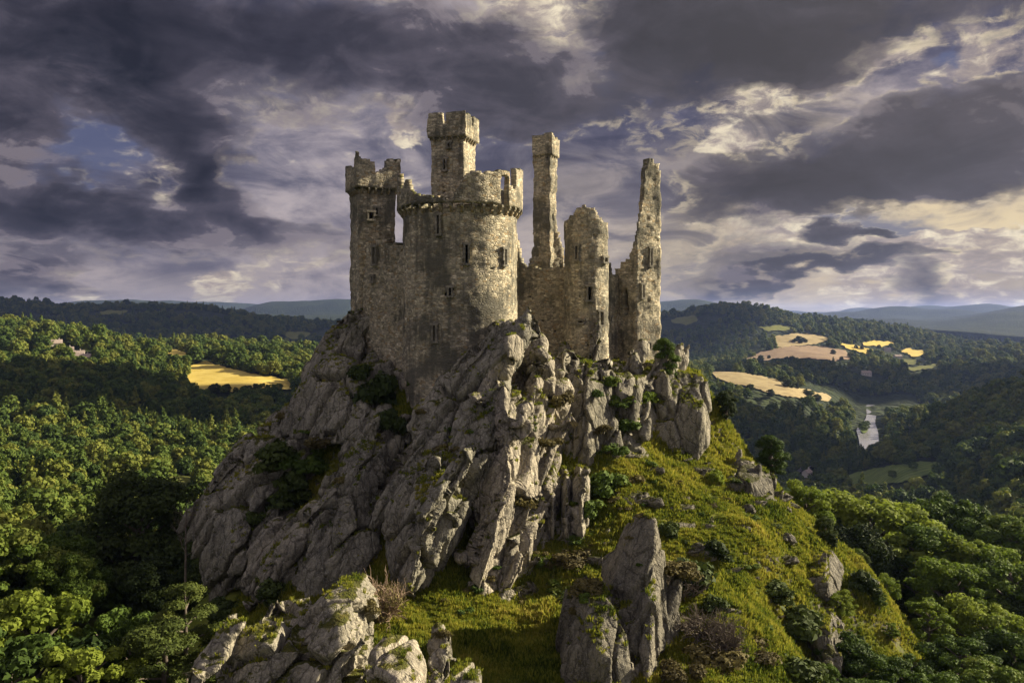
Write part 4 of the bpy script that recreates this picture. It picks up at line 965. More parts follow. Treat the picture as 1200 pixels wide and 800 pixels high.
# small far buildings
MAT_WALLW, t_, b_, o_ = material('limewashed_wall'); b_.inputs['Base Color'].default_value = (.55, .5, .42, 1); set_rough(b_, .9)
MAT_ROOF, t_, b_, o_ = material('clay_roof'); t_.put(b_.inputs['Base Color'], t_.ramp(t_.noise(ob_co(t_), .8, 3), [(.3, (.24, .19, .15)), (.7, (.40, .33, .27))])); set_rough(b_, .9)
MAT_DARKW, t_, b_, o_ = material('window_glass'); b_.inputs['Base Color'].default_value = (.02, .022, .025, 1); set_rough(b_, .2, .5)
def house(px, py, L, Wd, H, rz, label, y0=500, y1=3000, up=0):
    x, y = hit(px, py, y0, y1); z = float(height(x, y)[0]) + up
    root = empty('house', (x, y, z), R(rz)); tag(root, label, 'house', 'far houses among the trees')
    hx, hy = L / 2, Wd / 2
    V = [(-hx,-hy,-2),(hx,-hy,-2),(hx,hy,-2),(-hx,hy,-2),(-hx,-hy,H),(hx,-hy,H),(hx,hy,H),(-hx,hy,H),(-hx,0,H+Wd*.38),(hx,0,H+Wd*.38)]
    link('wall', mesh_np('wall', V, [(0,1,5,4),(2,3,7,6),(1,2,6,9,5),(3,0,4,8,7)]), MAT_WALLW, root)
    e = .5; zr = H + Wd * .38 + .1; ze = H - e * .76 + .1
    Vr = [(-hx-e,-hy-e,ze),(hx+e,-hy-e,ze),(hx+e,0,zr),(-hx-e,0,zr),(hx+e,hy+e,ze),(-hx-e,hy+e,ze)]
    Vr += [(a, b, c - .25) for a, b, c in Vr]
    rf = link('roof', mesh_np('roof', Vr, [(0,1,2,3),(3,2,4,5),(6,9,8,7),(9,11,10,8),(0,6,7,1),(5,4,10,11),(1,7,8,2),(2,8,10,4),(0,3,9,6),(3,5,11,9)]), MAT_ROOF, root)
    link('chimney', mesh_np('chimney', [(hx*.6+a*.5, b*.5, H + Wd*.2 + c) for a in (-1,1) for b in (-1,1) for c in (0, Wd*.18+1.6)], [(0,1,3,2),(4,6,7,5),(0,4,5,1),(2,3,7,6),(1,5,7,3)]), MAT_WALLW, rf)
    nwin = max(2, int(L / 4))
    for i in range(nwin):
        wx = -hx + L * (i + .5) / nwin
        link('window', mesh_np('window', [(wx-.55,-hy-.04,H*.4),(wx+.55,-hy-.04,H*.4),(wx+.55,-hy-.04,H*.4+1.4),(wx-.55,-hy-.04,H*.4+1.4)], [(0,1,2,3)]), MAT_DARKW, root)
    return root
house(64, 411, 15, 10, 9, 30, 'tall pale house at the upper end of the hillside hamlet', 600, 1200)
house(75, 414, 19, 9, 4, 25, 'long low house below the tall one in the hillside hamlet', 600, 1200)
house(86, 418, 22, 8, 4, 20, 'longest low building in the middle of the hillside hamlet', 600, 1200)
house(97, 422, 16, 8, 4, 15, 'low house near the lower end of the hillside hamlet', 600, 1200)
house(106, 427, 9, 7, 4, 15, 'small white shed at the lower end of the hillside hamlet', 600, 1200)
house(1040, 412, 16, 10, 7, -20, 'pale farmhouse beside the golden fields far down the valley', 1500, 2900)
house(1052, 420, 18, 10, 6, 10, 'pale barn below the farmhouse far down the valley', 1500, 2900)
house(1015, 440, 18, 10, 6, -10, 'lone white house in the dark woods across the valley', 1400, 2900)
house(946, 558, 8, 6, 4, 40, 'small stone house by the pale valley track', 350, 900)
house(30, 371, 14, 10, 6, 20, 'small pale house on top of the wooded hill', 700, 1200)
# outlying wood and haze
def haze():
    m = bpy.data.materials.new('evening_haze'); m.use_nodes = True; t = NT(m.node_tree); t.n.clear()
    o = t.new('ShaderNodeOutputMaterial'); v = t.new('ShaderNodeVolumePrincipled')
    v.inputs['Color'].default_value = (.36, .50, 1.0, 1); v.inputs['Density'].default_value = HAZE; v.inputs['Anisotropy'].default_value = .35
    t.l.new(v.outputs[0], o.inputs['Volume'])
    a, z0, z1 = 15500, float(gz.min()) - 1.2, max(float(gz.max()), 26) + 3
    V = [(x, y, z) for x in (-a, a) for y in (-a, a) for z in (z0, z1)]
    o_ = link('haze', mesh_np('haze', V, [(0,1,3,2),(4,6,7,5),(0,4,5,1),(2,3,7,6),(1,5,7,3),(0,2,6,4)]), m)
    tag(o_, 'thin blue evening haze over the far valley', None, kind='stuff')
HAZE = 3.6e-5
haze()
# ------------------------------------------------------------------ trees
def foliage(name, stops, sheen=.25):
    m, t, b, out = material(name)
    oi = t.new('ShaderNodeObjectInfo')
    tint = at_node(t, 'tint'); co = geo(t).outputs['Position']
    v = t.math('ADD', t.math('MULTIPLY', tint, .45), t.math('ADD', t.math('MULTIPLY', oi.outputs['Random'], .46), t.math('MULTIPLY', t.noise(co, .35, 3, .6), .3)))
    col = t.ramp(v, stops)
    t.put(b.inputs['Base Color'], col); set_rough(b, .75, .15)
    tr = t.new('ShaderNodeBsdfTranslucent'); t.put(tr.inputs[0], col)
    mx = t.new('ShaderNodeMixShader'); mx.inputs[0].default_value = sheen
    t.l.new(b.outputs[0], mx.inputs[1]); t.l.new(tr.outputs[0], mx.inputs[2]); t.l.new(mx.outputs[0], out.inputs[0])
    return m
MAT_LEAF = foliage('broad_leaves', [(.2, (.026, .046, .010)), (.5, (.060, .100, .015)), (.75, (.095, .145, .020)), (.95, (.14, .165, .028))])
MAT_LEAF_BRIGHT = foliage('young_leaves', [(.2, (.055, .085, .012)), (.5, (.11, .165, .018)), (.8, (.18, .225, .028))], .42)
MAT_LEAF_DARK = foliage('dark_leaves', [(.2, (.014, .024, .007)), (.5, (.034, .052, .012)), (.8, (.062, .085, .018))], .2)
MAT_NEEDLE = foliage('pine_needles', [(.2, (.028, .042, .010)), (.5, (.058, .08, .014)), (.8, (.10, .12, .022))], .2)
MAT_HEATH = foliage('heath', [(.2, (.045, .038, .015)), (.5, (.095, .080, .028)), (.8, (.15, .128, .042))], .2)
MAT_FAR = foliage('far_wood', [(.2, (.020, .036, .010)), (.40, (.048, .082, .015)), (.60, (.088, .130, .020)), (.80, (.17, .185, .030))], .25)
MAT_BARK, t_, b_, o_ = material('bark'); t_.put(b_.inputs['Base Color'], t_.ramp(t_.noise(t_.mapping(ob_co(t_), scale=(6, 6, 1)), 2, 4), [(.3, (.05, .04, .03)), (.7, (.17, .14, .11))])); set_rough(b_, .95)
MAT_TWIG, t_, b_, o_ = material('dry_twig'); t_.put(b_.inputs['Base Color'], t_.ramp(t_.noise(ob_co(t_), 3, 3), [(.3, (.075, .060, .045)), (.7, (.19, .16, .12))])); set_rough(b_, .95)

class Tubes:
    def __init__(self): self.V = []; self.F = []
    def tube(self, pts, rad, n=6):
        o = len(self.V); pts = [Vector(p) for p in pts]
        for i, p in enumerate(pts):
            tg = (pts[min(i+1, len(pts)-1)] - pts[max(i-1, 0)]).normalized()
            a = tg.cross(Vector((.31, .93, .17))).normalized(); b_ = tg.cross(a)
            for k in range(n):
                th = 2 * math.pi * k / n; self.V.append(p + (a * math.cos(th) + b_ * math.sin(th)) * rad[i])
        for i in range(len(pts) - 1):
            for k in range(n):
                self.F.append((o+i*n+k, o+i*n+(k+1)%n, o+(i+1)*n+(k+1)%n, o+(i+1)*n+k))
    def mesh(self, name, mat):
        me = mesh_np(name, np.array([v[:] for v in self.V]), np.array(self.F, dtype=np.int32)); me.materials.append(mat); return me
def leaf_mesh(name, C, Nrm, size, rng, mat, aspect=1.0, tint=None, jit=.5):
    """many small bent leaf sprays at points C facing roughly along Nrm"""
    n = len(C)
    d = Nrm + rng.normal(0, jit, (n, 3)); d /= np.linalg.norm(d, axis=1)[:, None]
    a = np.cross(d, rng.normal(0, 1, (n, 3))); a /= np.linalg.norm(a, axis=1)[:, None]; b_ = np.cross(d, a)
    s = size * rng.uniform(.6, 1.4, n)[:, None]
    k = 6; ang = np.linspace(0, 2 * math.pi, k, endpoint=False)
    V = np.empty((n, k, 3))
    for j in range(k):
        rr = (1.0 if j % 2 == 0 else .52) * rng.uniform(.75, 1.2, n)[:, None]
        V[:, j] = C + (a * math.cos(ang[j]) + b_ * math.sin(ang[j]) * aspect) * s * rr + d * (s * (.22 if j % 2 else -.12))
    idx = np.arange(n)[:, None] * k
    Fq = np.concatenate([idx + np.array([[0, 1, 2, 3]]), idx + np.array([[0, 3, 4, 5]])], 0)
    me = mesh_np(name, V.reshape(-1, 3), Fq.astype(np.int32))
    tn = rng.uniform(0, 1, n) if tint is None else tint
    # validate() keeps counts here
    attr(me, 'tint', np.repeat(tn, k))
    me.materials.append(mat); return me
def crown_points(lobes, n, rng, shellness=.55):
    """points near the skin of many small lobes"""
    L = np.array([l[0] for l in lobes]); Rr = np.array([l[1] for l in lobes]); wgt = (Rr ** 2).sum(1); wgt /= wgt.sum()
    k = rng.choice(len(lobes), n, p=wgt)
    u = rng.normal(0, 1, (n, 3)); u /= np.linalg.norm(u, axis=1)[:, None]
    u[:, 2] = np.where(u[:, 2] < -.45, -u[:, 2] * .6, u[:, 2])
    r = shellness + (1 - shellness) * rng.uniform(0, 1, n) ** .6
    r *= rng.uniform(.85, 1.12, n)
    C = L[k] + u * Rr[k] * r[:, None]
    return C, u, k
def broad_tree(name, seed, H=10, Rd=4.2, nl=26, n=5200, leaf=.30, mat=None, trunk=.3, base=.28, lean=.0, lobe=(.24, .42)):
    """trunk + crown meshes of a broad tree with its foot at the origin"""
    rng = np.random.default_rng(seed); T = Tubes(); lobes = []
    zc = H * (base + 1) / 2; hh = H * (1 - base) / 2
    T.tube([(0, 0, -1.0), (lean*.2, 0, H*.2), (lean*.5 + rng.normal(0, .15), rng.normal(0, .15), H*.5), (lean*.8, rng.normal(0, .2), H*.82)], [trunk*1.25, trunk, trunk*.65, trunk*.2], 8)
    for i in range(nl):
        th = i * 2.399 + rng.normal(0, .3); v = -.75 + 1.72 * (i + .5) / nl
        rad = math.sqrt(max(0, 1 - min(1, abs(v)) ** 2.2)) * rng.uniform(.42, 1.04)
        c = np.array([math.cos(th) * Rd * rad * .86 + lean * .6, math.sin(th) * Rd * rad * .86, zc + v * hh * .86 + rng.normal(0, .03) * H])
        lr = Rd * (lobe[0] + (lobe[1] - lobe[0]) * rng.uniform(0, 1) ** 1.8) * 1.08
        lobes.append((c, np.array([lr, lr, lr * rng.uniform(.62, .85)])))
        if i % 2 == 0:
            z0 = max(H * .18, c[2] - np.hypot(c[0], c[1]) * .75)
            T.tube([(lean * z0 / H, 0, z0), ((c[0]) * .5, c[1] * .5, (z0 + c[2]) * .5 + .1), tuple(c)], [trunk * .42, trunk * .25, .03], 5)
    C, u, k = crown_points(lobes, n, rng, .35)
    tl = rng.uniform(0, 1, len(lobes))
    tn = np.clip(tl[k] * .55 + rng.uniform(0, .45, n), 0, 1)
    return T.mesh(name + '_trunk', MAT_BARK), leaf_mesh(name + '_crown', C, u, leaf, rng, mat or MAT_LEAF, tint=tn)
def pine_tree(name, seed, H=9, mat=None, n=11000):
    rng = np.random.default_rng(seed); T = Tubes(); lobes = []
    T.tube([(0, 0, -1), (.1, 0, H*.4), (.25, .1, H*.7), (.2, 0, H*.96)], [.2, .16, .11, .04], 7)
    for i in range(17):
        z = H * (.36 + .62 * i / 16); th = i * 2.4 + rng.normal(0, .3); r = (1 - (i / 17) ** 1.6) * 2.1 * rng.uniform(.55, 1.1) + .35
        c = np.array([math.cos(th) * r, math.sin(th) * r, z + rng.normal(0, .2)])
        lobes.append((c, np.array([.95, .95, .5]) * rng.uniform(.7, 1.15)))
        T.tube([(.15, 0, z - .5), (c[0]*.5, c[1]*.5, z - .15), tuple(c)], [.07, .05, .02], 5)
    C, u, k = crown_points(lobes, n, rng, .35); u = u + np.array([0, 0, .5])
    tl = rng.uniform(0, 1, len(lobes))
    return T.mesh(name + '_trunk', MAT_BARK), leaf_mesh(name + '_crown', C, u, .115, rng, mat or MAT_NEEDLE, aspect=.55, tint=np.clip(tl[k]*.5 + rng.uniform(0, .5, n), 0, 1))
def bare_branches(T, p, dr, L, r, depth, rng, spread=.6, n=5):
    p = Vector(p); dr = Vector(dr).normalized(); m = p + dr * L * .5 + Vector(rng.normal(0, L * .06, 3)); e = p + dr * L + Vector(rng.normal(0, L * .1, 3))
    T.tube([p, m, e], [r, r * .75, r * .45], n)
    if depth > 0:
        for k in range(3 if depth > 1 else 4):
            d2 = (dr + Vector(rng.normal(0, spread, 3)) + Vector((0, 0, .15))).normalized()
            st_ = p.lerp(e, rng.uniform(.45, 1.0)); bare_branches(T, st_, d2, L * rng.uniform(.5, .75), r * .5, depth - 1, rng, spread, max(3, n - 1))
def bush_mesh(name, seed, Rd=1.3, n=1100, leaf=.16, mat=None, nl=12, flat=.75):
    rng = np.random.default_rng(seed); lobes = []
    for i in range(nl):
        th = rng.uniform(0, 6.28); r = Rd * .72 * math.sqrt(rng.uniform(0, 1)); lr = Rd * rng.uniform(.28, .48)
        lobes.append((np.array([math.cos(th)*r, math.sin(th)*r, Rd * flat * rng.uniform(.15, .8)]), np.array([lr, lr, lr*.8])))
    C, u, k = crown_points(lobes, n, rng, .4); tl = rng.uniform(0, 1, nl)
    return leaf_mesh(name, C, u, leaf, rng, mat or MAT_LEAF, tint=np.clip(tl[k]*.5 + rng.uniform(0, .5, n), 0, 1))
# -- kinds
KIND = {
 'broad0': broad_tree('broad', 1, 10, 4.3, 58, 15000, .165, lobe=(.10, .31)), 'broad1': broad_tree('broad', 2, 11, 4.8, 72, 18000, .165, lobe=(.09, .28)), 'broad2': broad_tree('broad', 3, 8.5, 3.6, 50, 12000, .15, lobe=(.10, .32)),
 'bright0': broad_tree('bright', 4, 9, 4.2, 58, 14000, .15, MAT_LEAF_BRIGHT, lobe=(.10, .30)), 'bright1': broad_tree('bright', 5, 9.5, 3.4, 54, 12500, .145, MAT_LEAF_BRIGHT, base=.15, lobe=(.09, .29)),
 'dark0': broad_tree('dark', 6, 10, 4.2, 44, 18000, .15, MAT_LEAF_DARK, base=.12), 'dark1': broad_tree('dark', 7, 8, 2.8, 36, 14000, .13, MAT_LEAF_DARK, base=.08),
 'col0': broad_tree('column', 8, 8, 2.1, 34, 14000, .115, MAT_LEAF, base=.08, lobe=(.3, .5)),
 'pine0': pine_tree('pine', 9), 'pine1': pine_tree('pine', 10, 8),
}
def tree(kind, px, py_base, Y, h, label, group=None, name='tree', z=None, rz=None, wid=1.0, trunk=True):
    """a tree whose foot stands on the ground under the bearing px at depth Y"""
    x = (px - 600) / F * Y; zz = float(height(x, Y)[0]) if z is None else z
    return tree_at(kind, x, Y, zz, h, label, group, name, rz, wid, trunk)
HT = {k: max(v.co.z for v in KIND[k][1].vertices) for k in KIND}
_rt = random.Random(5)
def tree_at(kind, x, y, z, h, label, group=None, name='tree', rz=None, wid=1.0, trunk=True):
    s = h / HT[kind]
    root = empty(name, (x, y, z - .15), _rt.uniform(0, 6.28) if rz is None else rz)
    root.scale = (s * wid, s * wid, s)
    tag(root, label, 'tree', group)
    if trunk: link('trunk', KIND[kind][0], None, root)
    link('crown', KIND[kind][1], None, root)
    return root
def tree_top(kind, px, py_top, Y, label, group=None, wid=1.0, name='tree', hmin=2.0, **k):
    """like tree(), its height taken from where the top stands against the view"""
    x = (px - 600) / F * Y; zz = float(height(x, Y)[0]); h = max(hmin, (HZ - py_top) / F * Y - zz)
    return tree_at(kind, x, Y, zz, h, label, group, name, None, wid, **k)
# close trees, left corner
tree_top('bright1', 42, 690, 58, 'bright yellow green tree in the near bottom corner, tallest of its clump', wid=.95)
tree_top('broad2', 12, 735, 52, 'half cut leafy tree at the edge of the frame beside the bright yellow green one')
tree_top('broad0', 128, 712, 60, 'loose green tree with pale branches beside the bright yellow green one', wid=.8)
tree_top('broad2', 160, 716, 57, 'small green tree between the pale branched one and the pine', wid=.85)
tree_top('pine0', 218, 676, 57, 'pine with a bare pale stem and tufted crown beside the near outcrop', name='pine_tree')
tree_top('pine1', 188, 722, 54, 'low bushy pine at the foot of the tufted one', name='pine_tree', wid=1.2)
tree_top('bright1', 95, 752, 51, 'low bright bushy tree at the bottom edge under the pale branched one', wid=1.1)
tree_top('dark0', 165, 545, 135, 'black dense tree standing against the sunlit wood', wid=1.0)
# by the castle and on the grassy edge
tree_top('col0', 780, 394, 94, 'small round green tree close against the broken tower', wid=1.0)
tree_top('dark1', 851, 455, 96, 'dark upright tree on the grassy edge beyond the bluff', wid=1.0)
tree_top('col0', 905, 508, 96, 'dense green tree leaning out over the valley from the grassy edge', wid=1.25)
tree_top('bright0', 945, 562, 104, 'brightest yellow green tree just over the grassy edge', wid=.95)
tree_top('dark0', 968, 602, 85, 'dark tree growing on top of the rocky spur', wid=.8)
tree_top('bright0', 1022, 572, 118, 'large bright green spreading tree beyond the rocky spur', wid=1.25)
GR = 'leafy trees on the slope right of the crag'
GRL = 'leafy green tree among others crowding the slope below the spur'
for (k, px, pt_, Y, wd) in [('broad1',1080,610,112,1.15),('broad0',1000,640,100,1.0),('bright0',1040,672,92,1.1),('bright0',1148,626,108,1.1),('bright0',1115,650,100,1.15),('broad2',1186,655,100,1.1),('bright1',1090,700,84,1.15),('bright0',1160,700,86,1.1),
      ('broad0',1030,725,80,1.1),('broad2',1125,745,76,1.2),('broad1',1190,735,78,1.1),('broad0',1060,765,72,1.1),('broad2',1000,765,72,1.0),('broad1',1160,775,70,1.2),('broad2',1100,790,68,1.1),('dark1',975,700,84,.9),('dark0',1010,700,88,1.0),
      ('bright0',985,690,76,1.1),('broad0',1000,742,69,1.1),('broad2',968,775,63,1.1),('broad0',1012,792,63,1.1),('bright1',1045,745,78,1.2),('broad0',1060,588,128,1.0),('broad1',1195,602,118,1.2),('broad2',1105,596,132,1.1),('broad0',970,580,122,1.0),('dark0',1000,610,112,1.0),('dark1',1215,690,95,1.2),('broad0',1225,760,74,1.2)]:
    tree_top(k, px, pt_, Y, GRL, GR, wid=wd)
# -- hedgerow and field trees, and those on the islet
def far_tree(px, py, h, kind, label, group, y0=400, y1=2900, z=None):
    x, y = hit(px, py, y0, y1) if z is None else ((px - 600) / F * (z * F / (HZ - py)), z * F / (HZ - py))
    zz_ = float(height(x, y)[0]) if z is None else z
    o = bpy.data.objects.new('tree', KIND[kind][1]); COL.objects.link(o); s = h / HT[kind]
    o.location = (x, y, zz_ - h * .12); o.rotation_euler = (0, 0, _rt.uniform(0, 6.28)); o.scale = (s * _rt.uniform(.9, 1.3), s * 1.1, s); tag(o, label, 'tree', group)
for u, v in ((246,462),(252,462),(262,463),(266,462),(276,462),(287,462),(292,463),(300,461),(308,462),(318,461),(326,462)):
    far_tree(u, v, _rt.uniform(8, 14), _rt.choice(['dark1', 'broad2', 'dark0']), 'dark round tree in the row along the lower edge of the bright yellow field', 'row of trees below the yellow field', 500, 1300)
for u, v in ((932,401),(936,400),(941,401),(944,402),(938,403),(930,402)):
    far_tree(u, v, _rt.uniform(12, 18), 'dark0', 'dark tree in the clump standing in the pale upper field', 'clump in the upper field', 1400, 2600)
for u, v in ((884,425),(892,423),(901,421),(922,424),(928,424),(976,416),(986,423),(1000,418)):
    far_tree(u, v, _rt.uniform(11, 17), 'dark0', 'dark tree dotted along the edge of the broad tan field', 'trees round the tan field', 1300, 2600)
for u, v in ((922,454),(928,455),(934,456),(944,463),(948,466),(951,465),(903,466),(957,472),(940,473),(880,458)):
    far_tree(u, v, _rt.uniform(9, 15), _rt.choice(['broad1', 'dark0']), 'tree standing in or beside the long pale field', 'trees by the long pale field', 850, 1500)
for u, v in ((1010,504),(1013,502),(1016,501),(1011,507),(1015,505)):
    far_tree(u, v, 11, 'broad1', 'tree crowding the islet in the river', 'trees on the islet', z=RIVER_Z + .8)
for u, v in ((1058,546),(1063,547),(1070,552),(1046,562)):
    far_tree(u, v, 8, 'broad2', 'small tree at the edge of the dark valley meadow', 'trees by the valley meadow', 380, 800)
for u, v in ((1003,409),(1010,410),(1030,409),(1038,411),(1046,409),(1062,418),(1070,422),(1082,420),(1092,424),(1050,424),(1060,431)):
    far_tree(u, v, _rt.uniform(10, 15), _rt.choice(['broad1', 'dark0']), 'tree among the golden fields and hedges round the far hamlet', 'hedgerow trees by the far hamlet', 1400, 2900)
# -- the wood: several crown shapes, scattered over the land
def far_kind(seed, H, Rd, con=False, n=620, leaf=.62):
    rng = np.random.default_rng(seed); lobes = []
    if con:
        for i in range(12):
            v = i / 11; r = Rd * (1 - v) ** .9 * .55; th = i * 2.4
            lobes.append((np.array([math.cos(th)*r, math.sin(th)*r, H*(.14 + .82*v)]), np.array([Rd*(1-v)*.6 + .35]*3) * np.array([1, 1, .9])))
    else:
        for i in range(15):
            th = i * 2.4; v = -.6 + 1.55 * (i + .5) / 15; rad = math.sqrt(max(0, 1 - min(1, abs(v))**2)) * rng.uniform(.5, .9)
            lr = Rd * rng.uniform(.3, .5); lobes.append((np.array([math.cos(th)*Rd*rad*.8, math.sin(th)*Rd*rad*.8, H*.56 + v*H*.38]), np.array([lr, lr, lr*.8])))
    C, u, k = crown_points(lobes, n, rng, .7); tl = rng.uniform(0, 1, len(lobes))
    return leaf_mesh('wood_crown', C, u, leaf, rng, MAT_FAR, tint=np.clip(tl[k]*.3 + rng.uniform(0, .3, n) + .2, 0, 1), jit=.28)
FAR = [far_kind(21, 10, 4.6), far_kind(22, 11, 4.2), far_kind(23, 9, 4.8), far_kind(24, 12, 4.4), far_kind(25, 13, 2.9, True), far_kind(26, 9, 4.0)]
rng = np.random.default_rng(77)
def scatter(n, y0, y1, px0, px1, dens_pow=1.0):
    """points evenly spread over the land of a sector"""
    a0, a1 = math.atan((px0 - 600) / F), math.atan((px1 - 600) / F)
    r = np.sqrt(rng.uniform(y0 ** 2, y1 ** 2, n)); a = rng.uniform(a0, a1, n)
    return r * np.sin(a), r * np.cos(a)
def free(x, y, pad=0):
    ok = np.ones(len(x), bool)
    for poly in CLEAR: ok &= ~inside(poly, x, y)
    return ok
def seen_from_camera(x, y, top=11.0):
    """drop what the crag and castle hide and what lies behind a fold of the land"""
    px = 600 + F * x / y
    hid = (px > 470) & (px < 720) & (y > 120) & (y < 350)
    return ~hid
def front(x, y):                                                      # keep the sightline onto the open fields free
    return np.ones(len(x), bool)
pts = []
for (n, y0, y1, s0) in ((3300, 125, 420, 1.25), (11500, 420, 1000, 1.4), (19000, 1000, 2000, 1.5), (20000, 2000, 3400, 1.9)):
    x, y = scatter(int(n * 1.32), y0, y1, -420, 1640)
    p3 = np.stack([x, y, 0 * x], 1)
    k = free(x, y) & seen_from_camera(x, y)
    k &= (np.hypot(x, y) > 150) | (x < -36) | (x > 42)
    if y0 >= 1000: k &= fbm(p3 / 260.0, 3, 55) > -.32
    x, y = x[k], y[k]
    pts.append(np.stack([x, y, np.full(len(x), s0)], 1))
pts = np.concatenate(pts, 0)
zz = height(pts[:, 0], pts[:, 1])
ok = zz > -400
pts, zz = pts[ok], zz[ok]
scl = pts[:, 2] * rng.uniform(.5, 1.0, len(pts)) ** .8 * rng.choice([.85, 1.0, 1.4], len(pts), p=[.4, .4, .2]) * (1 + .25 * fbm(np.stack([pts[:, 0], pts[:, 1], 0 * zz], 1) / 90.0, 2, 8))
con = fbm(np.stack([pts[:, 0], pts[:, 1], 0 * zz], 1) / 120.0, 3, 19)
kind = np.where((con > .22) & (rng.uniform(0, 1, len(pts)) < .6), 4, rng.choice([0, 1, 2, 3, 5], len(pts)))
# the nearest of them stand as single trees
rr = np.hypot(pts[:, 0], pts[:, 1]); order = np.argsort(rr)
px_all = 600 + F * pts[:, 0] / pts[:, 1]
near_ids = [i for i in order if -20 < px_all[i] < 1220 and not 400 < px_all[i] < 770][:185]
nk = set(near_ids)
FARN = ['broad0', 'broad1', 'broad2', 'bright0', 'dark1', 'dark0']
for i in near_ids:
    left = pts[i, 0] < 0
    me = bpy.data.objects.new('tree', KIND[FARN[kind[i]] if kind[i] != 3 or rng.uniform() < .3 else 'broad1'][1]); COL.objects.link(me)
    s = scl[i] * 1.0
    me.location = (pts[i, 0], pts[i, 1], zz[i] - 1.2); me.rotation_euler = (0, 0, rng.uniform(0, 6.28)); me.scale = (s, s, s * rng.uniform(.9, 1.15))
    tag(me, 'leafy tree in the shaded wood behind and beside the crag foot' if left else 'leafy tree of the wood filling the valley slope beyond the spur', 'tree', 'trees of the near wood, shaded side' if left else 'trees of the near wood, valley side')
mask = np.array([i not in nk for i in range(len(pts))])
pts, zz, scl, kind = pts[mask], zz[mask], scl[mask], kind[mask]
fme = mesh_np('forest', np.stack([pts[:, 0], pts[:, 1], zz - .8], 1), [])
attr(fme, 'scl', scl); attr(fme, 'kind', kind, 'INT'); attr(fme, 'rot', np.stack([0 * scl, 0 * scl, rng.uniform(0, 6.28, len(scl))], 1), 'FLOAT_VECTOR')
def scatter_group(name, meshes):
    pc = bpy.data.collections.new(name + '_kinds')
    for i, me in enumerate(meshes):
        o = bpy.data.objects.new('%s_%02d' % (name, i), me); pc.objects.link(o)
    ng = bpy.data.node_groups.new(name, 'GeometryNodeTree')
    ng.interface.new_socket('Geometry', in_out='INPUT', socket_type='NodeSocketGeometry'); ng.interface.new_socket('Geometry', in_out='OUTPUT', socket_type='NodeSocketGeometry')
    N = ng.nodes; gi = N.new('NodeGroupInput'); go = N.new('NodeGroupOutput'); ip = N.new('GeometryNodeInstanceOnPoints'); ci = N.new('GeometryNodeCollectionInfo')
    ci.inputs['Collection'].default_value = pc; ci.inputs['Separate Children'].default_value = True; ci.inputs['Reset Children'].default_value = True
    def na_(nm, ty):
        a = N.new('GeometryNodeInputNamedAttribute'); a.data_type = ty; a.inputs[0].default_value = nm; return a.outputs[0]
    l = ng.links.new
    l(gi.outputs[0], ip.inputs['Points']); l(ci.outputs[0], ip.inputs['Instance']); ip.inputs['Pick Instance'].default_value = True
    l(na_('kind', 'INT'), ip.inputs['Instance Index']); l(na_('scl', 'FLOAT'), ip.inputs['Scale']); l(na_('rot', 'FLOAT_VECTOR'), ip.inputs['Rotation']); l(ip.outputs[0], go.inputs[0])
    return ng
forest = link('forest', fme)
forest.modifiers.new('scatter', 'NODES').node_group = scatter_group('forest_scatter', FAR)
tag(forest, 'mixed woods clothing the valley sides and far hills', None, kind='stuff')
# ------------------------------------------------------------------ clouds whose shadows lie on the land (they float outside the picture, towards the sun)
MAT_CLOUD, t_, b_, o_ = material('cloud'); b_.inputs['Base Color'].default_value = (.8, .8, .82, 1); set_rough(b_, 1, 0)
def cloud(cx, cy, rx, ry, rot, h, seed, label, thick=.16):
    zg = float(height(cx, cy)[0]); k = h / sun_dir.z
    c = Vector((cx, cy, zg)) + sun_dir * k
    bm = bmesh.new(); bmesh.ops.create_icosphere(bm, subdivisions=5, radius=1.0)
    me = bpy.data.meshes.new('cloud'); bm.to_mesh(me); bm.free(); V = verts(me)
    U = V / np.linalg.norm(V, axis=1)[:, None]
    r = 1 + fbm(U * 1.6 + seed, 5, seed) * .62 + fbm(U * 5 + seed, 3, seed + 3) * .18
    V = U * r[:, None] * np.array([rx, ry, min(rx, ry) * thick]); V[:, 2] = np.where(V[:, 2] < 0, V[:, 2] * .35, V[:, 2])
    # slanted so that the shadow keeps the cloud's outline
    setv(me, V)
    o = link('cloud', me, MAT_CLOUD, smooth=True); o.location = c; o.rotation_euler = (0, 0, R(rot))
    tag(o, label, None, kind='stuff'); return o
cloud(-1350, 2650, 1150, 560, 4, 3200, 1, 'broad cloud shading the far left ridge')
cloud(-330, 705, 300, 95, 12, 900, 2, 'long cloud shading the middle of the wooded hill')
cloud(-128, 188, 112, 92, 20, 520, 3, 'small cloud shading the hollow beside the crag')
cloud(600, 720, 270, 200, 0, 1200, 4, 'cloud shading the wooded valley side')
cloud(760, 1480, 430, 170, 0, 2400, 5, 'cloud shading the woods past the river')
cloud(250, 740, 170, 190, 0, 1300, 8, 'cloud shading the near wood on the river side')
cloud(490, 2330, 190, 420, -8, 3400, 6, 'cloud shading the round hill')
cloud(2000, 3500, 1600, 620, 0, 3800, 7, 'cloud shading the farthest ridges')

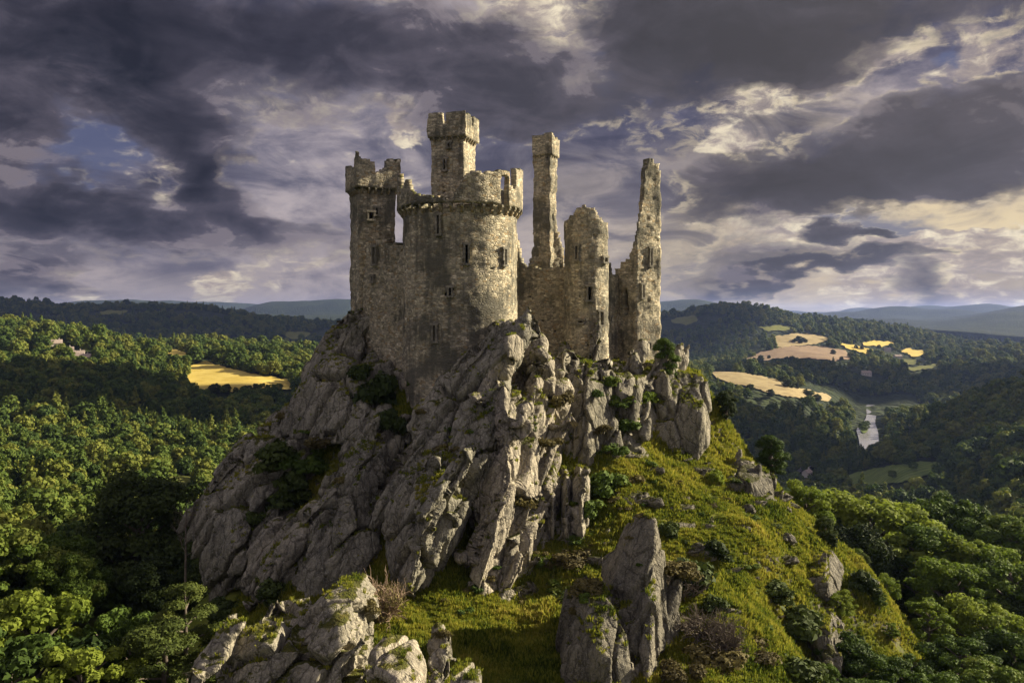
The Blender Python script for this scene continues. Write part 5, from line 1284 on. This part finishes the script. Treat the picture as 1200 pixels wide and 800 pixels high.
# ------------------------------------------------------------------ shrubs and heath, set on whatever surface the bearing meets
from mathutils.bvhtree import BVHTree
def world_bvh(objs):
    V = []; Fc = []
    for o in objs:
        off = len(V); mw = Matrix.Translation(o.parent.location) @ o.matrix_parent_inverse if o.parent else Matrix()
        V += [(mw @ v.co)[:] for v in o.data.vertices]; Fc += [tuple(i + off for i in p.vertices) for p in o.data.polygons]
    return BVHTree.FromPolygons(V, Fc)
ROCKS = [o for o in COL.objects if o.type == 'MESH' and (o.parent == crag or o.name.split('.')[0] in ('rock_spire', 'rock_dome', 'rock_outcrop', 'boulder'))]
_k = np.hypot(gx, gy); _gv = np.stack([gx, gy, gz], 1)
_sel = (_k < 140); _fs = gf[:, ::-1][_sel[gf].all(1)]
BV_G = BVHTree.FromPolygons([tuple(v) for v in _gv], [tuple(f) for f in _fs.tolist()])
BV_R = world_bvh(ROCKS)
def surf(px, py):
    d_ = Vector(((px - 600) / F, 1, (HZ - py) / F)); n_ = d_.normalized()
    best = None
    for bv in (BV_G, BV_R):
        h_ = bv.ray_cast(Vector((0, 0, 0)), n_, 200)
        if h_[0] is not None and (best is None or h_[3] < best[3]): best = h_
    return best
BUSH = {
 'green': [bush_mesh('green_shrub', 301, 1.3, 1500, .15, MAT_LEAF), bush_mesh('green_shrub', 302, 1.2, 1400, .14, MAT_LEAF, nl=9, flat=1.0)],
 'dark': [bush_mesh('dark_shrub', 303, 1.3, 1400, .16, MAT_LEAF_DARK), bush_mesh('dark_shrub', 304, 1.2, 1300, .15, MAT_LEAF_DARK, flat=1.1)],
 'heath': [bush_mesh('heath_shrub', 305, 1.2, 1700, .10, MAT_HEATH, flat=.6), bush_mesh('heath_shrub', 306, 1.1, 1600, .10, MAT_HEATH, nl=16, flat=.8)],
 'bright': [bush_mesh('bright_shrub', 307, 1.2, 1500, .13, MAT_LEAF_BRIGHT)],
}
def bare_mesh(seed, n, L, spread, up=.9):
    rg = np.random.default_rng(seed); T = Tubes()
    for i in range(n):
        th = rg.uniform(0, 6.28); tl = rg.uniform(.1, .8) * spread
        bare_branches(T, (rg.normal(0, .1), rg.normal(0, .1), -.1), (math.cos(th) * tl, math.sin(th) * tl, up), L * rg.uniform(.5, 1), .045, 2, rg, .55, 4)
    return T.mesh('bare_twigs', MAT_TWIG)
BUSH['bare'] = [bare_mesh(311, 44, 1.0, 1.2), bare_mesh(312, 36, .9, 1.6, .7)]
_rb = random.Random(31)
def shrub(kind, px, py, width, label, group=None, name='shrub', sink=.25, tall=1.0, var=None):
    """width in picture units"""
    h_ = surf(px, py)
    if h_ is None: return None
    p = h_[0]; s = width / F * p.y / 2.5
    me = BUSH[kind][var if var is not None else _rb.randrange(len(BUSH[kind]))]
    o = bpy.data.objects.new(name, me); COL.objects.link(o)
    o.location = p - Vector((0, 0, sink * s)); o.rotation_euler = (_rb.uniform(-.15, .15), _rb.uniform(-.15, .15), _rb.uniform(0, 6.28)); o.scale = (s, s, s * tall)
    tag(o, label, 'shrub', group); return o
MAT_RUSSET, t_, b_, o_ = material('russet_twig'); t_.put(b_.inputs['Base Color'], t_.ramp(t_.noise(ob_co(t_), 3, 3), [(.3, (.16, .11, .07)), (.7, (.36, .27, .18))])); set_rough(b_, .9)
_bt = bare_mesh(313, 70, 1.0, 1.5, .8); _bt.materials.clear(); _bt.materials.append(MAT_RUSSET)
_bs = bpy.data.objects.new('bare_shrub', _bt); COL.objects.link(_bs)
_bx, _by = (446 - 600) / F * 60.5, 60.5
_bs.location = (_bx, _by, float(height(_bx, _by)[0])); _bs.scale = (2.0, 2.0, 2.3)
tag(_bs, 'large leafless russet shrub at the foot of the crag by the meadow', 'shrub')
_lf = link('withered_leaves', bush_mesh('withered_leaves', 314, 1.15, 700, .05, MAT_HEATH, nl=16, flat=1.1), None, _bs)
shrub('heath', 430, 712, 36, 'brown heath clump under the large leafless shrub')
shrub('dark', 440, 470, 62, 'dark evergreen bush filling the cleft under the curtain wall', tall=1.3)
shrub('dark', 462, 500, 44, 'dark bush low in the cleft beside the main buttress', tall=1.2)
shrub('dark', 425, 440, 34, 'dark bush high in the cleft just under the castle wall')
shrub('green', 352, 545, 56, 'dull green bush on the grassy gully between two slabs', tall=.8)
shrub('dark', 335, 590, 54, 'dark bush low in the gully between two slabs', tall=.8)
shrub('heath', 372, 520, 40, 'brownish bush at the head of the gully')
shrub('green', 706, 575, 62, 'broad green gorse below the turret footing', tall=1.0)
shrub('green', 690, 600, 40, 'small green gorse beside the broad one below the turret footing')
shrub('heath', 655, 472, 40, 'rusty heath cushion between the pinnacle and the turret footing', tall=1.2)
shrub('heath', 646, 520, 34, 'rusty heath tuft lower down the gully by the pinnacle')
shrub('heath', 607, 590, 46, 'brown heath clump hanging between two pale ribs', tall=1.3)
shrub('bright', 757, 470, 34, 'ivy green bush climbing the face of the bluff')
shrub('bright', 838, 565, 26, 'green ivy bush on the narrow rock by the wide ledge', tall=1.6)
shrub('dark', 815, 690, 90, 'dark thorny thicket behind the pointed spire', tall=.8)
shrub('heath', 795, 670, 60, 'brown thicket edge between the spire top and the dark thicket', tall=.8)
shrub('bare', 800, 700, 70, 'bare thorny branches rising out of the dark thicket', sink=0)
shrub('dark', 840, 650, 50, 'dark thorn bush above the dark thicket on the slope', tall=.8)
shrub('heath', 835, 775, 96, 'broad brown brushwood mass at the bottom edge beyond the spire', tall=.7)
shrub('heath', 880, 760, 70, 'brown brushwood between the bottom edge and the dark hollow', tall=.6)
shrub('dark', 925, 735, 80, 'large dark bush at the foot of the rocky spur', tall=.8)
shrub('dark', 935, 785, 70, 'dark bush at the bottom edge under the rocky spur', tall=.8)
shrub('dark', 318, 545, 60, 'dark bush filling the gap between the two left shoulders', tall=1.0)
shrub('dark', 300, 610, 40, 'small dark bush in the gap low between the left shoulders')
shrub('dark', 345, 575, 60, 'dark bush mass midway down the gully', tall=.9)
shrub('green', 375, 545, 44, 'dull green bush right at the gully wall', tall=.9)
shrub('dark', 325, 700, 60, 'dark bush at the shaded foot of the left slabs', tall=.8)
shrub('dark', 270, 715, 60, 'dark bush below the left shoulder behind the near outcrop', tall=.8)
shrub('heath', 670, 655, 70, 'rusty heath slope under the rock columns', tall=.6)
shrub('heath', 690, 690, 56, 'rusty heath clump left of the spire', tall=.7)
shrub('green', 660, 690, 40, 'green clump among the heath under the rock columns', tall=.7)
shrub('dark', 655, 705, 36, 'dark clump at the meadow edge under the heath slope', tall=.8)
shrub('green', 726, 472, 40, 'green gorse on the ramp between the turret foot and the bluff', tall=.7)
shrub('green', 736, 500, 36, 'green gorse halfway down the ramp beside the bluff', tall=.8)
shrub('heath', 704, 505, 34, 'brown heath on the rock face under the turret', tall=.8)
shrub('green', 722, 528, 32, 'green gorse at the foot of the ramp beside the bluff', tall=.8)
shrub('heath', 735, 560, 40, 'brown clump beside the broad gorse', tall=.8)
shrub('bare', 820, 745, 80, 'tangled bare brushwood at the bottom right of the spire', sink=0)
shrub('bare', 850, 770, 80, 'brown bare bush at the bottom edge beside the dark spur', sink=0)
shrub('heath', 800, 790, 60, 'brown heath bush low at the bottom edge near the spire')
shrub('dark', 845, 720, 46, 'dark bush on the shaded dip of the slope')
shrub('dark', 905, 700, 60, 'dark bush in the shaded hollow before the rocky spur', tall=.7)
shrub('dark', 780, 625, 36, 'low dark bush among the boulders on the slope')
shrub('heath', 518, 745, 26, 'rust coloured tuft on the upright boulder in the meadow')
shrub('heath', 525, 522, 44, 'golden moss cushion capping the lower slab', tall=.5)
shrub('bright', 865, 490, 30, 'sunlit bush under the dark upright tree on the edge')
shrub('dark', 1010, 690, 50, 'dark bush on the tawny patch under the trees')
shrub('green', 715, 450, 26, 'green tuft on the ledge beside the turret base')
GH = 'low heath clumps on the crag'
for i in range(58):
    zone = [(560, 720, 640, 705), (640, 740, 560, 640), (690, 800, 440, 600), (470, 660, 430, 640), (320, 470, 420, 690), (520, 700, 690, 720)][i % 6]
    px, py = _rb.uniform(zone[0], zone[1]), _rb.uniform(zone[2], zone[3])
    h_ = surf(px, py)
    if h_ is None or h_[1].z < .12: continue
    shrub('heath' if _rb.random() < .6 else 'green', px, py, _rb.uniform(10, 24), 'small tuft of heath or gorse rooted in a crevice of the crag', GH, tall=_rb.uniform(.6, 1.1))
GS = 'low bushes scattered on the grass slope'
for i in range(34):
    px, py = _rb.uniform(740, 930), _rb.uniform(560, 790)
    h_ = surf(px, py)
    if h_ is None or h_[1].z < .4: continue
    shrub(_rb.choice(['dark', 'green', 'heath', 'heath']), px, py, _rb.uniform(8, 24), 'low bush or tussock dotted on the sunlit grass slope', GS, tall=_rb.uniform(.4, .7))
# loose stones all over the slope, copies of three broken blocks
def stone_mesh(seed):
    rg = np.random.default_rng(seed); pts_ = [Vector(rg.normal(0, 1, 3).tolist()).normalized() for _ in range(14)]
    pts_ = [Vector((p.x * 1.15, p.y, p.z * .8)) for p in pts_]
    me = remesh([hull_mesh(pts_)], .11); me.name = 'loose_stone'; weather(me, 20, seed, amp=.22, slab=(1.2, 2), small=(.5, .8)); me.polygons.foreach_set('use_smooth', [True] * len(me.polygons)); me.materials.append(MAT_ROCK_SHADED); return me
STONES = [stone_mesh(501), stone_mesh(502), stone_mesh(503)]
for i in range(70):
    px, py = _rb.uniform(725, 935), _rb.uniform(515, 700)
    if i >= 50: px, py = _rb.uniform(560, 720), _rb.uniform(640, 715)
    h_ = BV_G.ray_cast(Vector((0, 0, 0)), Vector(((px - 600) / F, 1, (HZ - py) / F)).normalized(), 200)
    if h_[0] is None: continue
    s = .25 + .75 * _rb.random() ** 1.8
    o = bpy.data.objects.new('loose_stone', STONES[i % 3]); COL.objects.link(o); o.location = h_[0] - Vector((0, 0, s * .15)); o.rotation_euler = (_rb.uniform(-.4, .4), _rb.uniform(-.4, .4), _rb.uniform(0, 6.28)); o.scale = (s * _rb.uniform(.8, 1.5), s, s * _rb.uniform(.7, 1.2))
    tag(o, 'small dark stone lying loose in the turf of the knoll', 'stone', 'loose stones on the knoll')
for i in range(22):
    px, py = _rb.uniform(735, 930), _rb.uniform(530, 720)
    h_ = BV_G.ray_cast(Vector((0, 0, 0)), Vector(((px - 600) / F, 1, (HZ - py) / F)).normalized(), 200)
    if h_[0] is None: continue
    s = _rb.uniform(.9, 1.7)
    o = bpy.data.objects.new('rock_ledge', STONES[i % 3]); COL.objects.link(o); o.location = h_[0] - Vector((0, -.3, s * .25)); o.rotation_euler = (_rb.uniform(-.3, .3), _rb.uniform(-.4, .1), _rb.uniform(-.5, .5)); o.scale = (s * _rb.uniform(1.1, 1.7), s * .8, s * _rb.uniform(.6, 1.0))
    tag(o, 'dark ledge of bedrock breaking through the grass slope', 'rock', 'bedrock ledges on the slope')
# dead tree on the left
_T = Tubes(); _rg = np.random.default_rng(91)
_T.tube([(0, 0, -.5), (.05, 0, 3), (0, .1, 6.2), (.1, .1, 8.4)], [.13, .10, .06, .02], 6)
for k in range(12):
    z = 3.2 + k * .42; th = k * 2.4
    bare_branches(_T, (.03, .03, z), (math.cos(th), math.sin(th), .9), 1.7 * (1 - k / 22), .035, 2, _rg, .5, 4)
_x, _y = (217 - 600) / F * 78, 78.0
dt = link('dead_tree', _T.mesh('dead_tree', MAT_TWIG)); dt.location = (_x, _y, (HZ - 690) / F * 78); tag(dt, 'thin leafless grey tree beside the left flank of the crag', 'tree')

# ------------------------------------------------------------------ grass on the knoll and on the ledges of the crag
MAT_GRASS, t, b, out = material('tussock_grass')
co = geo(t).outputs['Position']
v = t.math('ADD', t.math('MULTIPLY', at_node(t, 'tint'), .22), t.math('ADD', t.math('MULTIPLY', t.noise(co, .16, 5, .65), .75), t.math('MULTIPLY', t.noise(co, 1.1, 3, .6), .3)))
gcol = t.ramp(v, [(.44, (.024, .040, .008)), (.54, (.075, .112, .013)), (.64, (.19, .215, .023)), (.76, (.30, .285, .038)), (.92, (.38, .30, .07))])
t.put(b.inputs['Base Color'], gcol); set_rough(b, .8, .1)
_tr = t.new('ShaderNodeBsdfTranslucent'); t.put(_tr.inputs[0], gcol); _mx = t.new('ShaderNodeMixShader'); _mx.inputs[0].default_value = .4
t.l.new(b.outputs[0], _mx.inputs[1]); t.l.new(_tr.outputs[0], _mx.inputs[2]); t.l.new(_mx.outputs[0], out.inputs[0])
def tuft(seed, n=16, H=.24, Rd=.24):
    rg = np.random.default_rng(seed); V = []; Fq = []; tn = []
    for i in range(n):
        th = rg.uniform(0, 6.28); r = Rd * math.sqrt(rg.uniform(0, 1)); bx_, by_ = r * math.cos(th), r * math.sin(th); hh = H * rg.uniform(.5, 1.1); o = len(V); ln = rg.uniform(.2, .8)
        a = rg.uniform(0, 3.14); wx, wy = math.cos(a) * .03, math.sin(a) * .03
        ex, ey = bx_ * (1 + ln) + rg.normal(0, .05), by_ * (1 + ln) + rg.normal(0, .05)
        V += [(bx_ - wx, by_ - wy, -.05), (bx_ + wx, by_ + wy, -.05), ((bx_ + ex) / 2 + wx, (by_ + ey) / 2 + wy, hh * .7), ((bx_ + ex) / 2 - wx, (by_ + ey) / 2 - wy, hh * .7), (ex, ey, hh)]
        Fq += [(o, o+1, o+2, o+3), (o+3, o+2, o+4)]; tn += [rg.uniform(0, 1)] * 5
    me = mesh_np('tuft', V, Fq); attr(me, 'tint', tn); me.materials.append(MAT_GRASS); return me
n = 130000
X = rng.uniform(-26, 46, n); Yy = rng.uniform(45, 104, n); k = (np.abs(X / Yy) < .68); X, Yy = X[k], Yy[k]
e_ = .35; Z = height(X, Yy); gxn = (height(X + e_, Yy) - Z) / e_; gyn = (height(X, Yy + e_) - Z) / e_
sl = np.hypot(gxn, gyn); p3 = np.stack([X, Yy, Z], 1)
cov = fbm(p3 / 3.0, 3, 71)
k = (sl < 2.2 + cov) & (cov > -.6) 
gp = np.stack([X, Yy, Z], 1)[k]; gs = (.75 + .7 * np.clip(cov[k] + .2, -.2, 1)) * rng.uniform(.6, 1.4, k.sum())
# ledges
Lp = []
for o in ROCKS:
    me = o.data; nrm = np.empty(len(me.polygons) * 3, dtype=np.float32); me.polygons.foreach_get('normal', nrm); nrm = nrm.reshape(-1, 3)
    cen = np.empty(len(me.polygons) * 3, dtype=np.float32); me.polygons.foreach_get('center', cen); cen = cen.reshape(-1, 3)
    w_ = nrm[:, 2] + fbm(cen.astype(float) / 2.4, 3, 17) * .5
    s_ = np.where((w_ > .84) & (rng.uniform(0, 1, len(cen)) < (.10 if o.name.startswith('rock_outcrop') else .24)))[0]
    Lp.append(cen[s_].astype(float))
Lp = np.concatenate(Lp, 0)
gp = np.concatenate([gp, Lp], 0); gs = np.concatenate([gs, rng.uniform(.4, .9, len(Lp))])
gme_ = mesh_np('grass', gp, [])
attr(gme_, 'scl', gs); attr(gme_, 'kind', rng.integers(0, 4, len(gp)), 'INT'); attr(gme_, 'rot', np.stack([0 * gs, 0 * gs, rng.uniform(0, 6.28, len(gs))], 1), 'FLOAT_VECTOR')
grass = link('grass', gme_)
grass.modifiers.new('scatter', 'NODES').node_group = scatter_group('grass_scatter', [tuft(401), tuft(402, 20, .30), tuft(403, 14, .18, .3), tuft(404, 22, .42, .2)])
tag(grass, 'rough tussock grass on the knoll and crag ledges', None, kind='stuff')
